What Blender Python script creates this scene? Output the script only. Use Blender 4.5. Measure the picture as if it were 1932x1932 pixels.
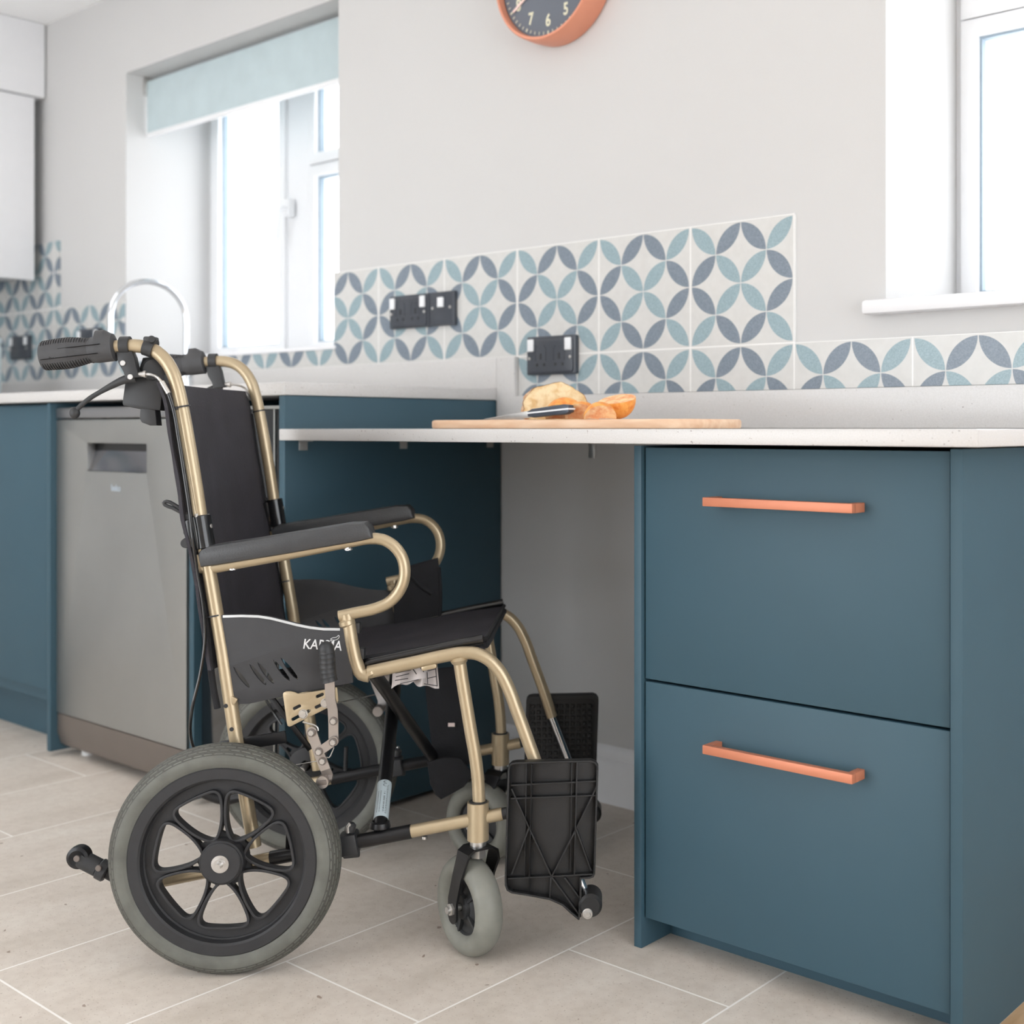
import bpy, bmesh, math, random
from mathutils import Vector, Matrix, noise
random.seed(7)
for o in list(bpy.data.objects): bpy.data.objects.remove(o)
SC = bpy.context.scene
COL = SC.collection
PI = math.pi

# ------------------------------------------------------------------ camera
F, PX, PY, YAW, CAM = 2330.0, 1196.5, 809.2, 0.6841, Vector((1.2576, -2.0352, 0.8055))
cd = bpy.data.cameras.new('camera'); cam = bpy.data.objects.new('camera', cd); COL.objects.link(cam)
cd.sensor_width = 36; cd.sensor_fit = 'HORIZONTAL'; cd.lens = F/1932*36
cd.shift_x = (966-PX)/1932; cd.shift_y = (PY-966)/1932
cd.clip_start = 0.05; cd.clip_end = 60
cam.location = CAM; cam.rotation_euler = (PI/2, 0, YAW)
cd.dof.use_dof = True; cd.dof.focus_distance = 1.86; cd.dof.aperture_fstop = 4.0
SC.camera = cam
# ------------------------------------------------------------------ world, lights, exposure
w = bpy.data.worlds.new('world'); SC.world = w; w.use_nodes = True
bg = w.node_tree.nodes['Background']
bg.inputs[0].default_value = (0.93, 0.965, 1.0, 1); bg.inputs[1].default_value = 4.9
def area(name, loc, rot, sx, sy, power, col=(1, 1, 1)):
    l = bpy.data.lights.new(name, 'AREA'); l.shape = 'RECTANGLE'; l.size = sx; l.size_y = sy
    l.energy = power; l.color = col
    o = bpy.data.objects.new(name, l); COL.objects.link(o); o.location = loc; o.rotation_euler = rot
    return o
area('rear_fill_light', (-0.9, -3.80, .95), (PI/2, 0, 0), 2.0, 1.8, 9, (1.0, 0.975, 0.95))  # added frontal fill behind the camera, set inside the unseen rear opening
area('left_fill_light', (-2.1, -1.7, 2.17), (0, 0, 0), 1.6, 1.6, 11, (1.0, 0.985, 0.97))  # added overhead fill to lift the left cabinets and floor, no actual fitting
SC.view_settings.view_transform = 'Standard'; SC.view_settings.look = 'None'
SC.view_settings.gamma = 1; SC.view_settings.exposure = -0.15; SC.view_settings.use_curve_mapping = False

# ------------------------------------------------------------------ reference rays (photo frame 1932 px)
FW = Vector((-math.sin(YAW), math.cos(YAW), 0)); RT = Vector((math.cos(YAW), math.sin(YAW), 0)); UP = Vector((0, 0, 1))
def ray(x, y): return FW + RT*((x-PX)/F) - UP*((y-PY)/F)
def atY(x, y, c): r = ray(x, y); return CAM + r*((c-CAM.y)/r.y)

# ------------------------------------------------------------------ materials
def srgb(r, g, b):
    f = lambda c: (c/255)/12.92 if c/255 <= .04045 else ((c/255+.055)/1.055)**2.4
    return (f(r), f(g), f(b), 1)
class NT:
    def __init__(s, name):
        s.m = bpy.data.materials.new(name); s.m.use_nodes = True
        s.t = s.m.node_tree; s.b = s.t.nodes['Principled BSDF']
    def n(s, k, **kw):
        nd = s.t.nodes.new(k)
        for a, v in kw.items(): setattr(nd, a, v)
        return nd
    def l(s, a, b): s.t.links.new(a, b)
    def put(s, sock, v):
        if hasattr(v, 'is_output'): s.l(v, sock)
        else: sock.default_value = v
    def M(s, op, a, b=0.0, c=0.0):
        nd = s.n('ShaderNodeMath', operation=op)
        s.put(nd.inputs[0], a); s.put(nd.inputs[1], b); s.put(nd.inputs[2], c)
        return nd.outputs[0]
    def mix(s, f, a, b):
        nd = s.n('ShaderNodeMix', data_type='RGBA')
        s.put(nd.inputs[0], f); s.put(nd.inputs[6], a); s.put(nd.inputs[7], b)
        return nd.outputs[2]
    def coord(s, kind='Object'): return s.n('ShaderNodeTexCoord').outputs[kind]
    def pos(s): return s.n('ShaderNodeNewGeometry').outputs['Position']
    def noise(s, vec, scale, detail=2, out=0):
        nd = s.n('ShaderNodeTexNoise'); s.l(vec, nd.inputs['Vector'])
        nd.inputs['Scale'].default_value = scale; nd.inputs['Detail'].default_value = detail
        return nd.outputs[out]
    def ramp(s, f, stops):
        nd = s.n('ShaderNodeValToRGB'); s.l(f, nd.inputs[0]); e = nd.color_ramp.elements
        while len(e) < len(stops): e.new(.5)
        for i, (p, c) in enumerate(stops): e[i].position = p; e[i].color = c if len(c) == 4 else (*c, 1)
        return nd.outputs[0]
    def bump(s, h, strength=.3, dist=.001):
        nd = s.n('ShaderNodeBump'); s.l(h, nd.inputs['Height'])
        nd.inputs['Strength'].default_value = strength; nd.inputs['Distance'].default_value = dist
        s.l(nd.outputs[0], s.b.inputs['Normal'])
def mat(name, col, rough=.5, metal=0.0, var=0.0, vscale=30, bump=0.0, bscale=300, bdist=.001, coat=0.0, spec=.5):
    a = NT(name); a.b.inputs['Roughness'].default_value = rough; a.b.inputs['Metallic'].default_value = metal
    a.b.inputs['Coat Weight'].default_value = coat; a.b.inputs['Specular IOR Level'].default_value = spec
    v = a.coord()
    nz = a.noise(v, vscale, 4)
    c2 = tuple(min(1, c*(1-var)) for c in col[:3])+(1,)
    c1 = tuple(min(1, c*(1+var*.5)) for c in col[:3])+(1,)
    a.l(a.ramp(nz, [(.3, c2), (.7, c1)]), a.b.inputs['Base Color'])
    if bump: a.bump(a.noise(v, bscale, 3), bump, bdist)
    return a.m
WALL = mat('wall_paint', srgb(205, 204, 203), .85, var=.01, vscale=3, bump=.15, bscale=120, bdist=.0006)
CEIL = mat('ceiling_paint', srgb(250, 250, 250), .9, var=.01, vscale=3)
TRIMW = mat('white_gloss', srgb(238, 238, 240), .35, var=.01)
UPVC = mat('upvc', srgb(240, 241, 243), .3, var=.005)
UPVCG = mat('window_gasket', srgb(150, 166, 178), .5, var=.05)
TEAL = mat('teal_door', srgb(53, 83, 97), .56, var=.03, vscale=8, bump=.05, bscale=900, bdist=.0003)
SHADOW = mat('gap_black', srgb(20, 24, 27), .8)
COPPER = mat('copper', srgb(208, 132, 101), .45, .25, var=.03, vscale=20)
COPPERP = mat('copper_clock', srgb(222, 150, 122), .38, .35, var=.03, vscale=10)
STEEL = mat('brushed_steel', srgb(164, 165, 163), .36, .85, var=.05, vscale=6)
DSTEEL = mat('dark_steel', srgb(128, 120, 115), .42, .7, var=.05, vscale=6)
CHROME = mat('chrome', srgb(225, 228, 232), .12, 1)
ZINC = mat('zinc', srgb(205, 203, 200), .32, .9, var=.08, vscale=60)
PLATE = mat('lever_steel', srgb(182, 176, 172), .34, .9, var=.05, vscale=40)
GOLD = mat('champagne_paint', srgb(182, 165, 136), .34, .5, var=.05, vscale=40, coat=.2)
BLKP = mat('black_plastic', srgb(45, 46, 48), .5, var=.12, vscale=60, bump=.2, bscale=700, bdist=.0004)
BLKG = mat('black_gloss', srgb(22, 23, 25), .22, .1, var=.1, coat=.4)
BLKM = mat('black_metal', srgb(30, 30, 32), .34, .3, var=.15, vscale=50)
RIM = mat('wheel_plastic', srgb(41, 41, 43), .55, var=.15, vscale=50, bump=.2, bscale=500, bdist=.0004)
PAD = mat('armrest_vinyl', srgb(60, 61, 63), .42, var=.08, vscale=60, bump=.5, bscale=420, bdist=.0008)
FABRIC = mat('black_nylon', srgb(50, 48, 54), .8, var=.18, vscale=18, bump=.6, bscale=260, bdist=.0012)
FABRICD = mat('black_webbing', srgb(28, 28, 31), .9, var=.2, vscale=25, bump=.6, bscale=300, bdist=.0012)
FOOTP = mat('footplate_plastic', srgb(27, 27, 28), .5, var=.15, vscale=60, bump=.3, bscale=600, bdist=.0005)
GRIP = mat('grip_rubber', srgb(64, 64, 66), .6, var=.1, vscale=70, bump=.2, bscale=500, bdist=.0004)
GUARD = mat('side_guard_plastic', srgb(52, 52, 54), .6, var=.06, vscale=50, bump=.5, bscale=900, bdist=.0005)
CASTOR = mat('castor_rubber', srgb(128, 128, 120), .55, var=.18, vscale=25, bump=.15, bscale=200, bdist=.0005)
WHITE = mat('white_print', srgb(222, 222, 222), .5)
PAPER = mat('label_paper', srgb(212, 205, 204), .7, var=.03)
STICK = mat('sticker', srgb(186, 200, 206), .4, var=.03)
INK = mat('ink', srgb(40, 40, 42), .6)
BLACKSOCK = mat('socket_black', srgb(62, 66, 74), .3, var=.05)
SWITCH = mat('switch_white', srgb(235, 236, 238), .3)
DIAL = mat('clock_dial', srgb(104, 110, 120), .6, var=.04, vscale=8)
CREAM = mat('cream_print', srgb(226, 222, 196), .5)
BLIND = mat('blind_fabric', srgb(192, 207, 211), .8, var=.05, vscale=14, bump=.3, bscale=500)
KETTLE = mat('pale_enamel', srgb(205, 216, 220), .35)
GLASSB = mat('black_glass', srgb(22, 26, 30), .1, 0, coat=.2)
WOODB = None

def quartz():
    a = NT('quartz'); v = a.pos()
    n1 = a.noise(v, 240, 2); n2 = a.noise(v, 90, 3)
    m = a.M('MULTIPLY', a.M('GREATER_THAN', n1, .70), a.M('GREATER_THAN', n2, .53))
    base = a.ramp(a.noise(v, 500, 2), [(.35, srgb(202, 200, 198)), (.65, srgb(210, 208, 207))])
    a.l(a.mix(m, base, srgb(140, 132, 128)), a.b.inputs['Base Color'])
    a.b.inputs['Roughness'].default_value = .28
    return a.m
QUARTZ = quartz()

def tilepat(name, axis):
    """patterned wall tile: 4x4 petal cells per 247 mm tile; axis 0 = along X (back wall), 1 = along Y (left wall)"""
    T = .2472
    a = NT(name); sep = a.n('ShaderNodeSeparateXYZ'); a.l(a.pos(), sep.inputs[0])
    u = a.M('DIVIDE', sep.outputs[axis], T); v = a.M('DIVIDE', a.M('SUBTRACT', sep.outputs[2], .971), T)
    def frac(x): return a.M('FRACT', a.M('ADD', x, 100.0))
    fu, fv = frac(u), frac(v)
    # inside the tile face, margins of 1.2% for the joint
    pu = a.M('MULTIPLY', a.M('DIVIDE', a.M('SUBTRACT', fu, .012), .976), 4.0)
    pv = a.M('MULTIPLY', a.M('DIVIDE', a.M('SUBTRACT', fv, .012), .976), 4.0)
    iu, iv = a.M('FLOOR', pu), a.M('FLOOR', pv)
    cu, cv = a.M('SUBTRACT', pu, iu), a.M('SUBTRACT', pv, iv)
    par = a.M('MODULO', a.M('ADD', a.M('ADD', iu, iv), 8.0), 2.0)      # 0 even '/', 1 odd '\'
    flip = a.M('ADD', a.M('MULTIPLY', par, a.M('SUBTRACT', 1.0, a.M('MULTIPLY', cu, 2.0))), cu)
    # '/' petal: within 1 of (1,0) and of (0,1)
    def dist(x0, y0):
        dx = a.M('SUBTRACT', flip, x0); dy = a.M('SUBTRACT', cv, y0)
        return a.M('SQRT', a.M('ADD', a.M('MULTIPLY', dx, dx), a.M('MULTIPLY', dy, dy)))
    R = .985
    m = a.M('MULTIPLY', a.M('LESS_THAN', dist(1, 0), R), a.M('LESS_THAN', dist(0, 1), R))
    inu = a.M('MULTIPLY', a.M('GREATER_THAN', fu, .012), a.M('LESS_THAN', fu, .988))
    inv = a.M('MULTIPLY', a.M('GREATER_THAN', fv, .012), a.M('LESS_THAN', fv, .988))
    m = a.M('MULTIPLY', m, a.M('MULTIPLY', inu, inv))
    d = a.M('ABSOLUTE', a.M('SUBTRACT', iu, iv))
    diag = a.M('LESS_THAN', d, .5)
    s3 = a.M('LESS_THAN', a.M('ABSOLUTE', a.M('SUBTRACT', a.M('ADD', iu, iv), 3.0)), .5)
    light = a.M('MAXIMUM', diag, s3)
    n = a.noise(a.pos(), 420, 2)
    lightc = a.ramp(n, [(.3, srgb(134, 156, 163)), (.7, srgb(156, 177, 184))])
    darkc = a.ramp(n, [(.3, srgb(110, 122, 134)), (.7, srgb(132, 143, 155))])
    base = a.ramp(a.noise(a.pos(), 60, 2), [(.3, srgb(205, 204, 201)), (.7, srgb(210, 209, 206))])
    c = a.mix(m, base, a.mix(light, darkc, lightc))
    gr = a.M('SUBTRACT', 1.0, a.M('MULTIPLY', a.M('MULTIPLY', a.M('GREATER_THAN', fu, .006), a.M('LESS_THAN', fu, .994)), a.M('MULTIPLY', a.M('GREATER_THAN', fv, .006), a.M('LESS_THAN', fv, .994))))
    c = a.mix(gr, c, srgb(236, 235, 233))
    a.l(c, a.b.inputs['Base Color']); a.b.inputs['Roughness'].default_value = .32
    a.bump(a.M('SUBTRACT', 1.0, gr), .6, .0012)
    return a.m
TILE_B = tilepat('patterned_tile_back', 0); TILE_L = tilepat('patterned_tile_left', 1)

def floormat():
    a = NT('stone_floor_tile'); S = .302
    sep = a.n('ShaderNodeSeparateXYZ'); a.l(a.pos(), sep.inputs[0])
    X = a.M('DIVIDE', a.M('ADD', sep.outputs[0], .0292+S*40), S)
    k = a.M('FLOOR', X); fx = a.M('SUBTRACT', X, k)
    odd = a.M('MODULO', k, 2.0)
    Y = a.M('DIVIDE', a.M('ADD', a.M('ADD', sep.outputs[1], .6181+S*40), a.M('MULTIPLY', odd, S)), 2*S)
    j = a.M('FLOOR', Y); fy = a.M('SUBTRACT', Y, j)
    gx, gy = .0017/S, .0017/(2*S)
    g = a.M('MAXIMUM', a.M('MAXIMUM', a.M('LESS_THAN', fx, gx), a.M('GREATER_THAN', fx, 1-gx)),
            a.M('MAXIMUM', a.M('LESS_THAN', fy, gy), a.M('GREATER_THAN', fy, 1-gy)))
    # streaky limestone, veins along the tile
    mp = a.n('ShaderNodeMapping'); a.l(a.pos(), mp.inputs[0]); mp.inputs['Scale'].default_value = (4.0, 1.2, 1)
    cmb = a.n('ShaderNodeCombineXYZ'); a.l(a.M('MULTIPLY', k, 3.7), cmb.inputs[0]); a.l(a.M('MULTIPLY', j, 5.3), cmb.inputs[1])
    ad = a.n('ShaderNodeVectorMath', operation='ADD'); a.l(mp.outputs[0], ad.inputs[0]); a.l(cmb.outputs[0], ad.inputs[1])
    big = a.noise(ad.outputs[0], 2.2, 5)
    col = a.ramp(big, [(.25, srgb(204, 194, 182)), (.5, srgb(219, 209, 198)), (.75, srgb(228, 220, 210))])
    mid = a.noise(a.pos(), 55, 4)
    col = a.mix(a.M('MULTIPLY', a.M('SUBTRACT', mid, .4), .6), col, srgb(168, 150, 134))
    sp = a.M('MULTIPLY', a.M('GREATER_THAN', a.noise(a.pos(), 260, 2), .66), .45)
    col = a.mix(sp, col, srgb(146, 128, 112))
    br = a.M('MULTIPLY', a.M('GREATER_THAN', a.noise(a.pos(), 34, 2), .735), .7)
    col = a.mix(br, col, srgb(128, 102, 84))
    # quiet marks of iron brown, a few per tile
    col = a.mix(g, col, srgb(250, 246, 241))
    a.l(col, a.b.inputs['Base Color']); a.b.inputs['Roughness'].default_value = .5
    h = a.M('ADD', a.M('MULTIPLY', a.M('SUBTRACT', 1.0, g), 1.0), a.M('MULTIPLY', a.noise(a.pos(), 300, 3), .25))
    a.bump(h, .25, .001)
    return a.m
FLOOR = floormat()

def woodmat(name, c1, c2, scale, axis=0, rough=.45):
    a = NT(name); mp = a.n('ShaderNodeMapping'); a.l(a.coord(), mp.inputs[0])
    sc = [scale*6]*3; sc[axis] = scale; mp.inputs['Scale'].default_value = sc
    n = a.noise(mp.outputs[0], 5, 6)
    a.l(a.ramp(n, [(.3, c1), (.68, c2)]), a.b.inputs['Base Color']); a.b.inputs['Roughness'].default_value = rough
    a.bump(n, .1, .0005)
    return a.m
BOARD = woodmat('beech_board', srgb(222, 178, 142), srgb(240, 208, 178), 2.2)
OAK = woodmat('oak_floor', srgb(186, 150, 110), srgb(212, 180, 142), 2.0, 1)

def glassmat():
    a = NT('window_glass'); t = a.n('ShaderNodeBsdfTransparent'); g = a.n('ShaderNodeBsdfGlossy'); g.inputs['Roughness'].default_value = .02
    mx = a.n('ShaderNodeMixShader')
    mx.inputs[0].default_value = .05; a.l(t.outputs[0], mx.inputs[1]); a.l(g.outputs[0], mx.inputs[2])
    a.l(mx.outputs[0], a.t.nodes['Material Output'].inputs[0])
    return a.m
GLASS = glassmat()

def tyremat():
    a = NT('tyre_rubber'); uv = a.n('ShaderNodeUVMap').outputs[0]
    br = a.n('ShaderNodeTexBrick'); a.l(uv, br.inputs['Vector'])
    for k, v in (('Scale', 1.0), ('Mortar Size', .0016), ('Brick Width', .0165), ('Row Height', .0055), ('Mortar Smooth', .3)): br.inputs[k].default_value = v
    sep = a.n('ShaderNodeSeparateXYZ'); a.l(uv, sep.inputs[0])
    band = a.M('MULTIPLY', a.M('GREATER_THAN', sep.outputs[1], .0275), a.M('LESS_THAN', sep.outputs[1], .079))
    h = a.M('MULTIPLY', br.outputs['Fac'], band)
    groove = a.M('LESS_THAN', a.M('ABSOLUTE', a.M('SUBTRACT', sep.outputs[1], .0125)), .0006)
    hh = a.M('SUBTRACT', 1.0, a.M('MAXIMUM', h, groove))
    a.bump(hh, 1.0, .003)
    n = a.noise(a.coord(), 30, 4)
    c = a.ramp(n, [(.3, srgb(88, 88, 82)), (.7, srgb(106, 107, 100))])
    a.l(a.mix(a.M('MULTIPLY', h, .6), c, srgb(56, 54, 50)), a.b.inputs['Base Color']); a.b.inputs['Roughness'].default_value = .6
    return a.m
TYRE = tyremat()

def crumb(name, c1, c2):
    a = NT(name); v = a.coord(); n = a.noise(v, 70, 4)
    a.l(a.ramp(n, [(.35, c1), (.6, c2)]), a.b.inputs['Base Color']); a.b.inputs['Roughness'].default_value = .85
    a.bump(a.noise(v, 160, 3), .9, .003)
    return a.m
CRUST = crumb('bread_crust', srgb(206, 138, 88), srgb(236, 204, 168))
CRUMB = crumb('bread_crumb', srgb(222, 186, 134), srgb(240, 217, 176))
PEACH = crumb('peach_skin', srgb(236, 140, 58), srgb(250, 178, 92)); PEACHF = crumb('peach_flesh', srgb(240, 160, 110), srgb(252, 215, 165))
PEACH.node_tree.nodes['Principled BSDF'].inputs['Roughness'].default_value = .45

# ------------------------------------------------------------------ geometry builder
class G:
    def __init__(s): s.v = []; s.f = []; s.uv = None
    def add(s, vs, fs):
        k = len(s.v); s.v += [Vector(p) for p in vs]; s.f += [tuple(i+k for i in f) for f in fs]; return s
    def box(s, lo, hi, b=0.0, seg=2):
        lo = Vector(lo); hi = Vector(hi)
        bm = bmesh.new(); bmesh.ops.create_cube(bm, size=1)
        for v in bm.verts: v.co = Vector(((lo[i]+hi[i])/2 + v.co[i]*(hi[i]-lo[i]) for i in range(3)))
        if b: bmesh.ops.bevel(bm, geom=bm.edges[:], offset=b, segments=seg, profile=.5, affect='EDGES')
        s.bm(bm); return s
    def bm(s, bm, M=None):
        bm.verts.index_update()
        s.add([(M @ v.co if M else v.co.copy()) for v in bm.verts], [[v.index for v in f.verts] for f in bm.faces]); bm.free(); return s
    def obox(s, c, ax, hx, ay, hy, hz, b=0.0, seg=2):
        """oriented box: centre, x dir, half x, y dir, half y, half z"""
        ax = Vector(ax).normalized(); ay = Vector(ay); ay = (ay-ax*ay.dot(ax)).normalized(); az = ax.cross(ay)
        bm = bmesh.new(); bmesh.ops.create_cube(bm, size=2)
        for v in bm.verts: v.co = Vector((v.co.x*hx, v.co.y*hy, v.co.z*hz))
        if b: bmesh.ops.bevel(bm, geom=bm.edges[:], offset=b, segments=seg, profile=.5, affect='EDGES')
        c = Vector(c)
        for v in bm.verts: v.co = c + ax*v.co.x + ay*v.co.y + az*v.co.z
        s.bm(bm); return s
    def tube(s, pts, r, n=16, smooth=True, caps=True, step=.006, flat=1.0):
        pts = [Vector(p) for p in pts]
        if smooth and len(pts) > 2: pts = spline(pts, step)
        rs = r if callable(r) else (lambda t: r)
        L = [0]
        for a, b in zip(pts, pts[1:]): L.append(L[-1]+(b-a).length)
        t0 = (pts[1]-pts[0]).normalized()
        nrm = t0.orthogonal().normalized() if abs(t0.y) > .95 else (Vector((0, 1, 0)) - t0*t0.y).normalized()
        vs = []; N = len(pts)
        for i, p in enumerate(pts):
            t = (pts[min(i+1, N-1)]-pts[max(i-1, 0)]).normalized()
            nrm = (nrm - t*nrm.dot(t)).normalized(); bn = t.cross(nrm)
            rr = rs(L[i]/L[-1])
            for k in range(n):
                a = 2*PI*k/n; vs.append(p + nrm*(math.cos(a)*rr*flat) + bn*(math.sin(a)*rr))
        fs = [(i*n+k, i*n+(k+1) % n, (i+1)*n+(k+1) % n, (i+1)*n+k) for i in range(N-1) for k in range(n)]
        if caps: fs += [tuple(reversed(range(n))), tuple((N-1)*n+k for k in range(n))]
        s.add(vs, fs); return s
    def lathe(s, prof, c, axis, n=48, uv=False, close=False):
        """prof: (radius, height along axis)"""
        c = Vector(c); ax = Vector(axis).normalized(); e1 = ax.orthogonal().normalized(); e2 = ax.cross(e1)
        m = len(prof); vs = []; fs = []
        for k in range(n):
            a = 2*PI*k/n; d = e1*math.cos(a)+e2*math.sin(a)
            vs += [c + d*r + ax*h for r, h in prof]
        mm = m if close else m-1
        base = len(s.f); uvs = []
        Ls = [0]
        for (r0, h0), (r1, h1) in zip(prof, prof[1:]+prof[:1]): Ls.append(Ls[-1]+math.hypot(r1-r0, h1-h0))
        R = max(r for r, h in prof)
        for k in range(n):
            for i in range(mm):
                fs.append((k*m+i, k*m+(i+1) % m, ((k+1) % n)*m+(i+1) % m, ((k+1) % n)*m+i))
                u0, u1 = 2*PI*R*k/n, 2*PI*R*(k+1)/n
                uvs += [(u0, Ls[i]), (u0, Ls[i+1]), (u1, Ls[i+1]), (u1, Ls[i])]
        s.add(vs, fs)
        if uv: s.uv = uvs
        return s
    def cyl(s, a, b, r, n=24, bev=0.0, r2=None):
        a = Vector(a); b = Vector(b); L = (b-a).length; r2 = r if r2 is None else r2
        if bev: prof = [(0, 0), (r-bev, 0), (r, bev), (r2, L-bev), (r2-bev, L), (0, L)]
        else: prof = [(0, 0), (r, 0), (r2, L), (0, L)]
        k = len(s.v); s.lathe(prof, a, b-a, n); return s
    def ball(s, c, r, n=16, sc=(1, 1, 1)):
        bm = bmesh.new(); bmesh.ops.create_uvsphere(bm, u_segments=n*2, v_segments=n, radius=r)
        for v in bm.verts: v.co = Vector((v.co.x*sc[0], v.co.y*sc[1], v.co.z*sc[2])) + Vector(c)
        s.bm(bm); return s
    def prism(s, outs, M, t, bev=0.0):
        """2D outlines (first outer, others holes) extruded +-t/2 along local z of M"""
        cu = bpy.data.curves.new('o', 'CURVE'); cu.dimensions = '2D'; cu.fill_mode = 'BOTH'
        cu.extrude = max(t/2-bev, 0); cu.bevel_depth = bev; cu.bevel_resolution = 1; cu.offset = -bev
        for o in outs:
            sp = cu.splines.new('POLY'); sp.points.add(len(o)-1); sp.use_cyclic_u = True
            for p, q in zip(sp.points, o): p.co = (q[0], q[1], 0, 1)
        ob = bpy.data.objects.new('o', cu); me = bpy.data.meshes.new_from_object(ob)
        bm = bmesh.new(); bm.from_mesh(me); bmesh.ops.remove_doubles(bm, verts=bm.verts[:], dist=1e-6)
        s.bm(bm, M); bpy.data.meshes.remove(me); bpy.data.objects.remove(ob); bpy.data.curves.remove(cu); return s
    def text(s, txt, M, size, t=.0004, shear=0.0, bold=0.0, align='CENTER', xs=1.0):
        cu = bpy.data.curves.new('t', 'FONT'); cu.body = txt; cu.size = size; cu.extrude = t/2; cu.shear = shear
        cu.offset = bold; cu.align_x = align; cu.align_y = 'CENTER'
        ob = bpy.data.objects.new('t', cu); me = bpy.data.meshes.new_from_object(ob)
        bm = bmesh.new(); bm.from_mesh(me); s.bm(bm, M @ Matrix.Diagonal((xs, 1, 1, 1)))
        bpy.data.meshes.remove(me); bpy.data.objects.remove(ob); bpy.data.curves.remove(cu); return s
    def warp(s, fn):
        s.v = [Vector(fn(p)) for p in s.v]; return s
    def mirror(s, tot):
        s.v = [Vector((p.x, tot-p.y, p.z)) for p in s.v]; s.f = [tuple(reversed(f)) for f in s.f]
        if s.uv:
            q = []
            for i in range(0, len(s.uv), 4): q += list(reversed(s.uv[i:i+4]))
            s.uv = q
        return s
    def obj(s, name, m, parent=None, **tags):
        me = bpy.data.meshes.new(name); me.from_pydata(s.v, [], s.f)
        if s.uv and len(s.uv) == len(me.loops):
            ul = me.uv_layers.new(name='UVMap')
            for i, q in enumerate(s.uv): ul.data[i].uv = q
        elif not s.uv:
            bm = bmesh.new(); bm.from_mesh(me); bmesh.ops.recalc_face_normals(bm, faces=bm.faces[:]); bm.to_mesh(me); bm.free()
        me.polygons.foreach_set('use_smooth', [True]*len(me.polygons)); me.set_sharp_from_angle(angle=math.radians(32))
        me.materials.append(m); me.update()
        o = bpy.data.objects.new(name, me); COL.objects.link(o)
        if parent: o.parent = parent
        for k, v in tags.items(): o[k] = v
        return o
def spline(P, step):
    out = []
    Q = [P[0]*2-P[1]]+P+[P[-1]*2-P[-2]]
    for i in range(1, len(Q)-2):
        p0, p1, p2, p3 = Q[i-1:i+3]; n = max(2, int((p2-p1).length/step))
        # centripetal-ish: scale tangents by the local chord
        d = (p2-p1).length; a = (p1-p0).length or d; c = (p3-p2).length or d
        m1 = ((p1-p0)/a*d + (p2-p1)*a/d*1)/(a+d)*d if a and d else (p2-p0)/2
        m1 = ((p1-p0)*(d/a) + (p2-p1)*(a/d))*(1/(a+d))*d; m2 = ((p2-p1)*(c/d) + (p3-p2)*(d/c))*(1/(c+d))*d
        for k in range(n):
            t = k/n; out.append(p1*(2*t**3-3*t*t+1)+m1*(t**3-2*t*t+t)+p2*(-2*t**3+3*t*t)+m2*(t**3-t*t))
    out.append(P[-1]); return out
def thing(name, label, cat, loc=(0, 0, 0), rz=0, group=None):
    o = bpy.data.objects.new(name, None); COL.objects.link(o); o.location = loc; o.rotation_euler = (0, 0, rz)
    o.empty_display_size = .05; o['label'] = label; o['category'] = cat
    if group: o['group'] = group
    return o
def struct(g, name, m, parent=None):
    o = g.obj(name, m, parent)
    if not parent: o['kind'] = 'structure'
    return o
def rrect(x0, y0, x1, y1, r, n=6):
    out = []
    for cx, cy, a0 in ((x1-r, y1-r, 0), (x0+r, y1-r, 90), (x0+r, y0+r, 180), (x1-r, y0+r, 270)):
        for i in range(n+1):
            a = math.radians(a0+90*i/n); out.append((cx+r*math.cos(a), cy+r*math.sin(a)))
    return out
def circ(x, y, r, n=32): return [(x+r*math.cos(2*PI*i/n), y+r*math.sin(2*PI*i/n)) for i in range(n)]
XZ = Matrix(((1, 0, 0, 0), (0, 0, -1, 0), (0, 1, 0, 0), (0, 0, 0, 1)))      # drawing plane x,z ; thickness along -y
def XZat(y): return Matrix.Translation((0, y, 0)) @ XZ
# ================================================================== ROOM SHELL
ZC = 2.21; XL = -3.349; XR = 3.2; YR = -3.9
WLX0, WLX1, WLZ0, WLZ1 = -2.50, -1.41, 1.022, 1.945
WRX0, WRX1, WRZ0, WRZ1 = 0.19, 1.75, 1.034, 2.09
RV = .30
g = G()
# back wall from y=0 to y=.38, around two openings
cols = [(XL-.12, WLX0, None), (WLX0, WLX1, (WLZ0, WLZ1)), (WLX1, WRX0, None), (WRX0, WRX1, (WRZ0, WRZ1)), (WRX1, XR, None)]
for a, b, op in cols:
    if not op: g.box((a, 0, -.02), (b, .38, ZC+.1))
    else: g.box((a, 0, -.02), (b, .38, op[0])); g.box((a, 0, op[1]), (b, .38, ZC+.1))
struct(g, 'wall_back', WALL)
struct(G().box((XL-.12, YR, -.02), (XL, 0, ZC+.1)), 'wall_left', WALL)
g = G()
g.box((XL-.12, YR-.12, -.02), (-2.0, YR, ZC+.1)).box((.2, YR-.12, -.02), (XR+.12, YR, ZC+.1)).box((-2.0, YR-.12, 2.05), (.2, YR, ZC+.1))
struct(g, 'wall_rear', WALL)
g = G()
g.box((XR, YR, -.02), (XR+.12, -3.0, ZC+.1)).box((XR, -.4, -.02), (XR+.12, .38, ZC+.1)).box((XR, -3.0, 2.05), (XR+.12, -.4, ZC+.1))
struct(g, 'wall_right', WALL)
struct(G().box((XL-.12, YR-.12, ZC), (XR+.12, .38, ZC+.06)), 'ceiling', CEIL)
struct(G().box((XL-.12, YR-.12, -.05), (.585, .1, 0)), 'floor', FLOOR)
struct(G().box((.585, YR-.12, -.05), (XR+.12, .1, 0)), 'floor', OAK)
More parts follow.
